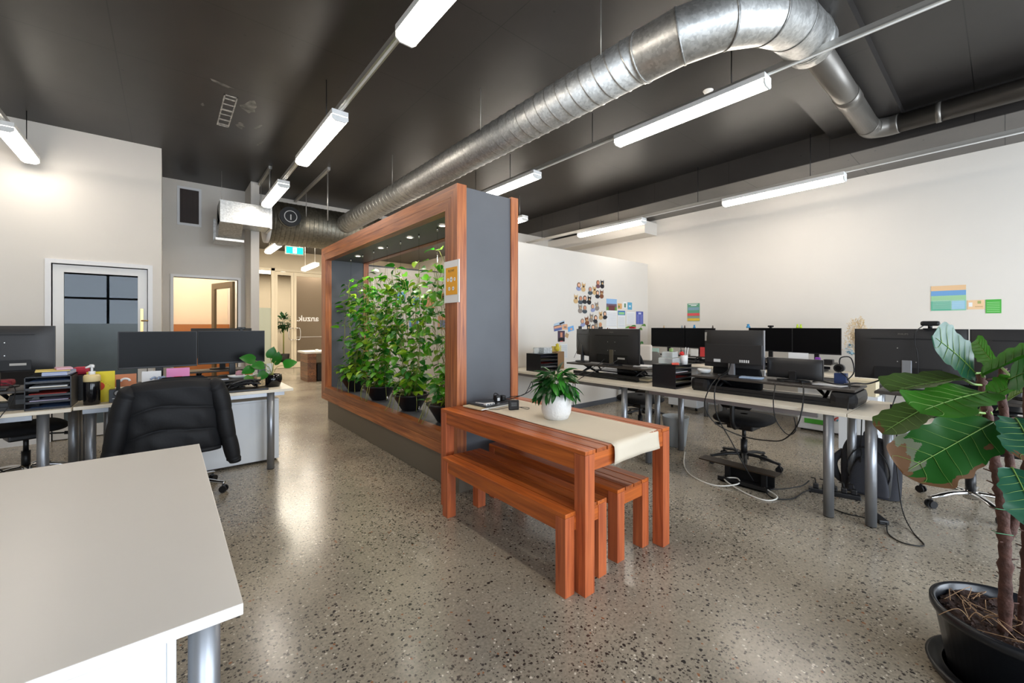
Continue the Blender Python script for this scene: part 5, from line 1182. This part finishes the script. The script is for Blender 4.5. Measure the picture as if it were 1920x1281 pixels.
# green climbing plant on wall desk
c = Vector((6.7, 4.40, DH)); root = thing('glass_vase_plant', 'leggy bright green plant in a glass beside the leftmost wall desk screen', 'plant', c)
MB().lathe([(.035, 0), (.04, .12), (.037, .12), (.032, .004)], MCLR, c, 18).build('glass', root)
st = MB(); lv = MB()
for (dy, dz, m) in ((-.05, .55, ML1), (.0, .60, ML2), (.06, .35, ML2), (-.12, .62, ML1), (-.02, .28, ML1), (-.07, .3, ML2), (.10, .58, ML1)):
    p = c + Vector((-.02, dy, dz)); st.tube(spline([c + Vector((0, 0, .02)), c + Vector((0, dy * .3, dz * .6)), p], 4), .003, MST, 5, False); leaf(lv, p, (-.3, -.6 if dy < 0 else .6, .1), (-.5, 0, 1), .12, .045, m)
st.build('stems', root); lv.build('foliage', root)
# dried flowers
c = Vector((6.95, 1.24, DH)); root = thing('dried_flower_vase', 'white vase of dried cream and amber flowers by the right wall', 'vase', c)
MB().lathe([(.03, 0), (.045, .04), (.042, .16), (.022, .22), (.028, .25)], M_wpl, c, 24).build('vase', root)
b = MB(); MDF = mat('dried_cream', '#d9c29a', .9); MDA = mat('dried_amber', '#c98f45', .9); MDB = mat('blue_hydrangea', '#8fb2c4', .9, var=.3, vs=60)
for k in range(120):
    a = random.gauss(0, .5); L = random.uniform(.25, .5); q = c + Vector((random.uniform(-.05, .05), math.sin(a) * L * .8 * .5, .24 + L * math.cos(a))); b.tube([c + Vector((0, 0, .22)), (c + Vector((0, 0, .22)) + q) / 2 + Vector((0, random.uniform(-.02, .02), 0)), q], .0012, MDF, 3, False)
    for j in range(3): leaf(b, q - Vector((0, 0, .03 * j)), (random.uniform(-.5, .5), random.uniform(-1, 1), random.uniform(0, 1)), (1, 0, 0), .028, .004, MDF, 'lance', nv=2)
b.build('grass_plumes', root); b = MB()
for k in range(60):
    t = random.random(); leaf(b, c + Vector((-.03, -.02 + random.uniform(-.02, .02) * (1 - t), .38 + t * .15)), (random.uniform(-.5, .1), random.uniform(-1, 1), random.uniform(.2, 1)), (1, 0, 0), .03, .008, MDA, 'lance', nv=2)
b.build('amber_plume', root); b = MB()
for k in range(60):
    d = Vector((random.gauss(0, 1), random.gauss(0, 1), random.gauss(0, 1))).normalized(); leaf(b, c + Vector((-.03, .05, .31)) + d * .055, d, (0, 0, 1), .03, .014, MDB, nv=2)
b.build('blue_flower', root)
for i, (y, h, k, lb) in enumerate(((1.06, .28, 7, 'cream binder standing on the wall desk, leftmost of the row'), (1.01, .26, 5, 'grey binder standing second in the row on the wall desk'), (.96, .27, 0, 'white binder standing third in the row on the wall desk'), (.90, .24, 7, 'cream binder standing last in the row on the wall desk'))):
    bx('binder', lb, 'binder', 6.75, 6.98, y - .02, y + .02, DH, DH + h, MCL[k], .003, group='binders on the wall desk')
bx('storage_box', 'cream cardboard box with an open flap beside the large branded monitor', 'box', 5.9, 6.1, .9, 1.2, .62, .79, mat('cream_carton', '#d6c8a8', .7), .002)
bx('side_stand', 'narrow white cupboard under the cream carton', 'cupboard', 5.88, 6.12, .88, 1.22, 0, .619, MMET, .002)
# pedestal under the wall desk with green label
pd = pedestal('white pedestal with a green label under the wall desk behind the swivel chair', 6.55, 7.0, 1.26, 1.80, .02, .70, '-x', 2)
MB().box(6.524, 6.5315, 1.477, 1.72, .105, .165, mat('green_sticker', '#4faa3c', .5)).build('label', pd)
b = MB()
for k, cc in enumerate(('#d4483c', '#e8b9c8', '#5fa6b8')): b.tube([(6.527, 1.34 + math.cos(t) * (.06 - k * .016), .18 + math.sin(t) * (.05 - k * .013)) for t in [PI * i / 12 for i in range(13)]], .007, mat('rainbow_%d' % k, cc, .5), 6)
b.build('sticker', pd)
pedestal('white pedestal under the wall desk near the partition corner', 6.6, 7.0, 3.2, 3.7, .05, .70, '-x', 3)
# small white tote on the grey chair
bx('tote_bag', 'pale fabric bag hanging over the back of the grey chair', 'bag', 5.58, 5.66, 3.44, 3.66, .86, 1.10, mat('pale_canvas', '#cfc6bb', .9, bump=.3, bs=200), .02, 15)
# bin
c = Vector((4.56, 2.47, 0)); root = thing('waste_bin', 'translucent grey bin with crumpled rubbish between the right desks', 'bin', c)
MBN = mat('frosted_bin_plastic', '#b9bdbe', .35, trans=.35, ior=1.2)
MB().lathe([(.105, 0), (.11, .004), (.135, .24), (.137, .245), (.142, .27), (.148, .335), (.150, .34), (.143, .338), (.137, .26), (.128, .24), (.103, .01)], MBN, c, 36).build('bucket', root)
MB().grid(lambda u, v: c + Vector((.115 * u * math.cos(2 * PI * v), .115 * u * math.sin(2 * PI * v), .20 + .05 * math.sin(u * 13 + v * 19) * u)), 8, 24, mat('brown_rubbish', '#8a7a68', .8, var=.4, vs=30), wrap=True).build('rubbish', root)
# backpack
c = Vector((4.50, .72, 0)); root = thing('backpack', 'dark grey backpack standing on the floor between the desk legs', 'backpack', c, R(0))
MBP = mat('charcoal_nylon', '#33343a', .8, bump=.3, bs=200)
def bp(u, v):
    a = 2 * PI * v; k = (1 - u ** 5) ** .5 if u < 1 else 0; ca, sa = math.cos(a), math.sin(a)
    return c + Vector((.10 * k * math.copysign(abs(ca) ** .5, ca) * (1 - .25 * u), .185 * (k ** .6) * math.copysign(abs(sa) ** .6, sa) * (1 + .05 * math.sin(u * 3)), .005 + u * .475))
MB().grid(bp, 24, 40, MBP, wrap=True).build('main_body', root)
def pk(u, v):
    a = 2 * PI * v; k = max(.02, math.sin(PI * min(.98, .5 + u * .5))) ** .35; ca, sa = math.cos(a), math.sin(a); return c + Vector((-.095 - .0 + .04 * k * math.copysign(abs(ca) ** .5, ca), .13 * k * math.copysign(abs(sa) ** .5, sa), .03 + u * .28))
MB().grid(pk, 16, 32, MBP, wrap=True).build('front_pocket', root)
b = MB()
for rr in (.135,): b.tube([c + Vector((-.098, rr * math.cos(t), .20 + math.sin(t) * .20 if math.sin(t) > 0 else .20 + math.sin(t) * .16)) for t in [2 * PI * i / 28 for i in range(29)]], .005, mat('zip_tape', '#1c1c20', .6), 6)
b.build('zip', root)
MB().tube(spline([c + Vector((0, -.04, .465)), c + Vector((0, -.03, .505)), c + Vector((0, .03, .505)), c + Vector((0, .04, .465))], 5), .009, MBP, 8).build('carry_handle', root)
MB().tube(spline([c + Vector((-.02, .17, .32)), c + Vector((-.03, .24, .22)), c + Vector((-.02, .22, .10)), c + Vector((0, .17, .05))], 6), .014, MBP, 8, squash=2).build('strap', root)
# power strip and floor cables
root = thing('power_strip', 'black power strip full of plugs on the floor under the right desks', 'power strip', (4.2, .88, 0))
p0 = atz(1516, 920, 0.0); p1 = atz(1614, 938, 0.0); ang = math.atan2(p1.y - p0.y, p1.x - p0.x); L = (p1 - p0).length; Mp = Matrix.Translation((p0 + p1) / 2) @ Matrix.Rotation(ang, 4, 'Z')
MB().box(-L / 2, L / 2, -.03, .03, 0, .036, M_bpl, .006, M=Mp).build('body', root)
for k in range(5): MB().box(-L / 2 + .03 + k * .062, -L / 2 + .068 + k * .062, -.02, .02, .037, .075, M_bpl, .006, M=Mp).tube([Mp @ Vector((-L / 2 + .05 + k * .062, 0, .07)), Mp @ Vector((-L / 2 + .045 + k * .062, .01, .11)), Mp @ Vector((-L / 2 + .02 + k * .062, .05, .10))], .005, M_cable, 6).build('plug', root)
root = thing('cable_basket', 'black wire cable tray hanging low under the middle right desk', 'cable tray', (3.95, 1.5, 0))
q0 = atz(1352, 884, .06); q1 = atz(1452, 905, .06)
b = MB(); dd = (q1 - q0); 
b.box(3.80, 3.98, 1.26, 1.66, .012, .02, M_black).box(3.97, 3.98, 1.26, 1.66, .012, .11, M_black).box(3.80, 3.81, 1.26, 1.66, .012, .05, M_black); b.build('tray', root)
b = MB().box(3.86, 4.0, 1.22, 1.86, .135, .147, mat('dark_bronze_bar', '#3c3228', .4, .5), .002); b.box(3.9, 3.93, 1.30, 1.34, 0, .136, M_black).box(3.9, 3.93, 1.60, 1.64, 0, .136, M_black); b.build('cover_bar', root)
cable('floor_cable', [(4.35, 2.25, .012), (3.95, 2.05, .006), (3.72, 1.85, .006), (3.66, 1.62, .006), (3.78, 1.48, .03), (3.86, 1.52, .05), (3.8, 1.60, .03), (3.68, 1.38, .008), (3.66, 1.22, .006), (3.78, 1.18, .012), (3.86, 1.3, .03)], 'white cable running along the floor and looping at the cable tray', .006, mat('white_cable', '#dcd9d0', .5))
cable('floor_cable', [(3.86, 1.26, .03), (3.98, 1.18, .03), (4.12, 1.10, .045), (4.16, 1.06, .09)], 'black cable with a white tag between the cable tray and the power strip', .005)
cable('floor_cable', [(3.84, 1.3, .02), (3.75, 1.2, .006), (3.85, 1.1, .006), (4.05, 1.08, .008), (4.14, 1.05, .02)], 'black lead curving on the floor before the power strip', .005)
cable('floor_cable', [(4.0, .93, .006), (3.9, .86, .005), (3.86, .76, .005), (3.88, .66, .005), (3.86, .60, .012)], 'black lead on the floor behind the two front desk legs', .004)
bx('floor_adapter', 'flat black power brick on the floor behind the front desk leg', 'power adapter', 3.84, 3.99, .555, .615, 0, .03, M_bpl, .006, 35)
cable('floor_cable', [(3.86, .53, .012), (3.70, .50, .005), (3.62, .42, .005), (3.68, .33, .005), (3.86, .40, .006), (4.05, .47, .06), (4.1, .5, .25), (4.15, .52, .5), (4.15, .5, .73)], 'thin black cable looping on the open floor right of the desk legs', .004)
cable('hanging_cable', [(4.12, 1.66, 1.10), (4.02, 1.66, .98), (3.88, 1.68, .93), (3.66, 1.66, .86), (3.64, 1.70, .70), (3.66, 1.62, .55), (3.78, 1.45, .45), (3.80, 1.25, .45), (3.72, 1.12, .50), (3.66, 1.02, .62), (3.66, .98, .76), (3.85, 1.02, .9), (4.08, 1.1, .93)], 'black cable sagging in a long loop below the middle right desk', .005)
cable('hanging_cable', [(4.12, 1.67, 1.08), (4.0, 1.65, .97), (3.86, 1.65, .93), (3.655, 1.62, .84), (3.655, 1.60, .62), (3.74, 1.52, .40), (3.84, 1.45, .18), (3.9, 1.4, .05)], 'black cable falling from the silver edged monitor to the cable tray', .005)
cable('hanging_cable', [(4.14, 1.18, .93), (3.95, 1.24, .92), (3.86, 1.22, .90), (3.66, 1.17, .80), (3.655, 1.15, .66), (3.67, 1.08, .56), (3.66, 1.02, .60), (3.66, 1.03, .70)], 'black cable looped over the desk edge below the small low monitor', .004)
cable('hanging_cable', [(3.98, 3.05, 1.0), (3.92, 3.1, .93), (3.66, 3.22, .80), (3.655, 3.25, .65), (3.72, 3.3, .35), (3.75, 3.3, .05)], 'thin black cable hanging from the wide partition desk monitor', .004)
cable('hanging_cable', [(4.02, 2.88, 1.0), (3.9, 2.95, .93), (3.67, 3.05, .84), (3.655, 3.2, .74), (3.8, 3.35, .60)], 'black cable crossing the edge of the partition desk', .004)
cable('hanging_cable', [(4.15, .47, 1.03), (4.10, .49, .95), (4.0, .50, .90), (3.95, .52, .80)], 'black cable coming out of the large branded monitor', .004)
cable('floor_cable', [(3.9, 3.9, .012), (4.3, 3.6, .01), (4.6, 3.3, .01), (5.1, 3.2, .01)], 'yellow cable on the floor beneath the partition desk', .008, mat('yellow_cable', '#c9b23a', .5))
cable('hanging_cable', [(4.42, .76, .74), (4.40, .76, .60), (4.43, .77, .40), (4.38, .76, .30), (4.42, .80, .15), (4.36, .84, .08)], 'black cable with an inline switch dropping beside the rear desk leg', .004)

# ================================================================== WALL PICTURES
MSK = [mat('skin_%d' % i, c, .7) for i, c in enumerate(('#d9a283', '#c98a6c', '#e2b496'))]; MHR = [mat('hair_%d' % i, c, .8) for i, c in enumerate(('#3a2a24', '#7a4a30', '#c9a878', '#8a8078', '#1e1c22'))]; MCO = [mat('cloth_%d' % i, c, .8) for i, c in enumerate(('#2b2c33', '#454e55', '#8a93b8', '#6a4a55'))]
def disc(b, cx, cz, rx, rz, y, m, th=.002):
    b.poly([(cx + rx * math.cos(2 * PI * k / 14), y, cz + rz * math.sin(2 * PI * k / 14)) for k in range(14)], m, th, (0, 1, 0))
def cutout(px, py, label, left, right, rot=0):
    p = aty(px, py, 4.594); b = MB()
    for s, kind in ((-1, left), (1, right)):
        cx = p.x + s * .062; z = p.z; i = random.randrange(9)
        if kind == 'p':
            disc(b, cx, z - .075, .065, .055, 4.596, MCO[i % 4]); disc(b, cx, z + .02, .048, .066, 4.5945, MHR[(i * 3) % 5]); disc(b, cx, z + .018, .034, .045, 4.593, MSK[i % 3])
        else:
            m = {'d': MHR[2], 'b': MHR[1], 'k': MHR[4], 'g': MHR[3]}[kind]
            disc(b, cx, z - .06, .06, .065, 4.596, m); disc(b, cx, z + .03, .045, .05, 4.5945, m); b.poly([(cx - .05, 4.595, z + .04), (cx - .02, 4.595, z + .06), (cx - .045, 4.595, z + .115)], m, .002, (0, 1, 0)).poly([(cx + .05, 4.595, z + .04), (cx + .02, 4.595, z + .06), (cx + .045, 4.595, z + .115)], m, .002, (0, 1, 0)); disc(b, cx, z + .01, .018, .03, 4.592, MHR[2] if kind != 'd' else MHR[0])
    R_ = Matrix.Translation(p) @ Matrix.Rotation(rot, 4, 'Y') @ Matrix.Diagonal((.95, 1, .66, 1)) @ Matrix.Translation(-p)
    for v in b.bm.verts: v.co = R_ @ v.co
    tag(b.build('photo_cutout'), label, 'photo', 'cut-out portraits on the partition')
for px, py, a, c_, rot, lb in ((1090, 537, 'p', 'd', .1, 'cut-out of a person with a fawn dog, upper left of the cluster'), (1111, 544, 'p', 'd', -.05, 'cut-out of a person with a pale dog, between upper left and topmost'), (1125.5, 532, 'p', 'k', 0, 'cut-out of a person with a black eared dog, topmost of the cluster'),
        (1124.5, 551, 'p', 'b', 0, 'cut-out of a person with a brown dog, just below the topmost'), (1084.5, 560.5, 'd', 'p', .05, 'cut-out of a cream dog with a person, far left of the cluster'), (1101, 561.5, 'p', 'k', .1, 'cut-out of a person with a dark eared dog, right of the far left one'),
        (1092.5, 578.5, 'g', 'p', 0, 'cut-out of a grey pet with a person, mid height at the left'), (1115.5, 575, 'p', 'g', -.2, 'cut-out of a person with a grey pet, tilted, mid height at the right'), (1130.5, 590.5, 'd', 'p', -.1, 'cut-out of a person with a pale dog, beside the lower calendar'),
        (1113, 596.5, 'g', 'p', .12, 'cut-out of a person in dark clothes with a grey pet, lower middle'), (1096.5, 602.5, 'p', 'b', -.2, 'cut-out of a person with a brown dog, tilted, lower left'), (1108, 615, 'k', 'p', 0, 'cut-out of a black eared cat behind the slim angled monitor'), (1122, 611, 'g', 'p', -.1, 'cut-out of a grey dog with a person, just above the wide monitor')):
    cutout(px, py, lb, a, c_, rot)
def sheet_y(name, label, cat, pxa, pya, pxb, pyb, m, stripes=(), rot=0, Y=4.596):
    p = aty(pxa, pya, Y); q = aty(pxb, pyb, Y); b = MB().box(p.x, q.x, Y, Y + .003, q.z, p.z, m); w = q.x - p.x; h = p.z - q.z
    for i_, (a0, a1, c0, c1, mm) in enumerate(stripes): b.box(p.x + w * a0, p.x + w * a1, Y - .001 - i_ * .0002, Y, q.z + h * c0, q.z + h * c1, mm)
    if rot:
        cc = (p + q) / 2; R_ = Matrix.Translation(cc) @ Matrix.Rotation(rot, 4, 'Y') @ Matrix.Translation(-cc)
        for v in b.bm.verts: v.co = R_ @ v.co
    tag(b.build(name), label, cat)
K = lambda n, c: mat('print_' + n, c, .6)
tl = [(.08, .92, i * .08 + .06, i * .08 + .075, K('grey', '#9a9fb0')) for i in range(11)]
sheet_y('wall_calendar', 'calendar with a stadium team photo above a printed month grid', 'calendar', 1137, 560, 1156.5, 612, M_paper, [(0, 1, .58, 1, K('sky', '#8db4dc')), (0, 1, .70, .82, K('stand', '#6b5a6a')), (0, 1, .58, .70, K('pitch', '#5f8f3a')), (.2, .8, .58, .76, K('team', '#6a3a3c'))] + [(.06, .94, i * .05 + .03, i * .05 + .036, K('grey', '#9a9fb0')) for i in range(10)])
sheet_y('pinned_photo', 'small orange picture right of the stadium calendar', 'photo', 1158.5, 569, 1166, 579.5, K('orange', '#d9a468'), [(.1, .45, .2, .6, K('green', '#6a8a4a'))])
sheet_y('pinned_card', 'white card with a green round emblem in the pinned row', 'card', 1168.5, 566, 1175, 578, M_paper, [(.3, .75, .1, .75, K('emblem', '#4d7a55'))])
sheet_y('pinned_card', 'blue card with a white bird in the pinned row', 'card', 1177, 567, 1185, 581, K('blue', '#5aa2c4'), [(.3, .7, .35, .6, K('pale', '#cfe0e6'))])
sheet_y('pinned_sheet', 'white sheet with a blue and green header on the partition', 'paper', 1158.5, 582.5, 1172, 615, M_paper, [(0, 1, .74, 1, K('blue2', '#3f74b8')), (.1, .9, .78, .92, K('mint', '#8fc98a'))] + tl[:8])
sheet_y('pinned_sheet', 'plain printed sheet between the blue header sheet and the indigo one', 'paper', 1175, 585, 1190.5, 608, M_paper, tl)
sheet_y('pinned_sheet', 'indigo printed sheet at the right end of the partition', 'paper', 1193, 584, 1206, 608, K('indigo', '#4a56a6'), [(.3, .7, .78, .92, K('palelilac', '#c2c6e6'))] + [(.1, .45, i * .09 + .05, i * .09 + .10, K('lilac', '#8088c8')) for i in range(8)] + [(.55, .9, i * .09 + .05, i * .09 + .10, K('lilac', '#8088c8')) for i in range(8)])
sheet_y('pinned_sheet', 'white sheet with tiny faces below the calendar', 'paper', 1136, 613, 1157, 622, M_paper, [(.1, .2, .3, .8, MHR[1]), (.28, .36, .2, .7, MHR[3]), (.45, .9, .2, .3, K('grey', '#9a9fb0'))])
sheet_y('pinned_photo', 'seaside group photo pinned at an angle above the cards by the slim monitor', 'photo', 1039, 604, 1059, 611, K('sea', '#a9bdd0'), [(.5, .95, .3, .7, MHR[4])], -.25)
sheet_y('pinned_photo', 'group photo of several people pinned left of the slim monitor', 'photo', 1038.5, 610, 1053.5, 620, K('group', '#7a6f90'), [(.05, .95, .5, .9, MSK[0]), (.05, .95, 0, .35, K('jean', '#54689c'))], -.15)
sheet_y('pinned_photo', 'peach coloured picture beside the pinned group photo', 'photo', 1054.5, 608, 1064, 618, K('peach', '#dba882'), [(.3, .8, .3, .6, MHR[3])])
sheet_y('pinned_card', 'tilted blue card just left of the slim monitor', 'card', 1065, 612, 1076, 621, K('sky2', '#6fa8dc'), [(.4, .7, .2, .6, K('peach', '#dba882'))], -.2)
sheet_y('pinned_photo', 'portrait of a person in a black jacket pinned below the group photo', 'photo', 1046, 620.5, 1059, 640.5, K('plum', '#4a3a4c'), [(.35, .65, .4, .85, MSK[1]), (.1, .9, 0, .35, M_black), (.3, .7, 0, .08, K('redp', '#c23a3a'))])
sheet_y('pinned_note', 'small tan square note right of the black jacket portrait', 'note', 1060, 625, 1066, 633, K('tan', '#b89a72'), (), .4)
sheet_y('pinned_sheet', 'pale timetable sheet with a yellow arc behind the slim monitor', 'paper', 1050.5, 645, 1064, 671, K('palegrey', '#d9dcda'), tl + [(.0, .1, .1, .9, K('yellow', '#e0cf70'))])
def sheet_x(name, label, cat, p, q, m, stripes=()):
    """sheet on the right wall; p,q = (y,z) upper left / lower right"""
    x = XR - .004; b = MB().box(x, XR, q[0], p[0], q[1], p[1], m); w = p[0] - q[0]; h = p[1] - q[1]
    for i_, (a0, a1, c0, c1, mm) in enumerate(stripes): b.box(x - .001 - i_ * .0002, x, p[0] - w * a1, p[0] - w * a0, q[1] + h * c0, q[1] + h * c1, mm)
    tag(b.build(name), label, cat)
sheet_x('wall_poster', 'green poster with red and yellow bands above the wall desk screens', 'poster', (3.776, 1.80), (3.547, 1.475), K('sage', '#5f9a7c'), [(.05, .95, .62, .78, K('steel', '#7d9db0')), (0, 1, .30, .45, K('redband', '#d94f55')), (0, 1, .18, .26, K('greyband', '#8f9a98')), (0, 1, .02, .16, K('yellowband', '#e0b93f')), (.1, .85, .93, .96, M_paper), (.3, .75, .86, .90, M_paper)])
sheet_x('wall_poster', 'large striped planner sheet in peach, blue and green above the branded monitor', 'poster', (.60, 1.89), (.302, 1.58), K('seafoam', '#8fc3a8'), [(0, 1, .80, 1, K('peachband', '#e2bd92')), (0, 1, .60, .80, K('blueband', '#6f9fcf')), (0, 1, .42, .60, K('mintband', '#9cc79a')), (0, .58, .02, .38, K('greenband', '#5fae92')), (.6, .98, .05, .38, K('lightblue', '#8fbfd6'))] + [(.05, .95, .405 - i * .04, .41 - i * .04, M_paper) for i in range(9)])
sheet_x('wall_poster', 'small peach voucher sheet between the striped planner and the green sheet', 'poster', (.292, 1.70), (.155, 1.59), K('peach2', '#e6c49b'), [(.08, .3, .3, .75, M_paper), (.6, .8, .6, .9, K('olive', '#a5a86a')), (.45, .9, .25, .32, K('tan', '#b89a72'))])
sheet_x('wall_poster', 'small bright green sheet, rightmost on the right wall', 'poster', (.147, 1.702), (.027, 1.54), K('brightgreen', '#4cab44'), [(.08, .9, .12 + i * .13, .15 + i * .13, K('palegreen', '#a9d9a0')) for i in range(6)])
# papers on the rear partition, seen through the vines
for i in range(16):
    x = 4.0 + (i % 8) * .36 + random.uniform(-.05, .05); z = 1.55 + (i // 8) * .45 + random.uniform(-.1, .1); w = random.uniform(.08, .13); h = random.uniform(.10, .16)
    b = MB().box(x - w, x + w, 8.645, 8.65, z - h, z + h, random.choice((M_paper, K('sky2', '#6fa8dc'), K('peach', '#dba882')))); b.box(x - w * .6, x + w * .5, 8.643, 8.645, z - h * .7, z + h * .4, random.choice(MHR + MCO + MSK))
    tag(b.build('pinned_photo'), ('photo behind the vines, %s row on the rear partition, %s' % (('lower', 'upper')[i // 8], ('at the left end', 'second from the left', 'third from the left', 'just left of the middle', 'just right of the middle', 'third from the right', 'second from the right', 'at the right end')[i % 8])), 'photo', 'photos on the rear partition')
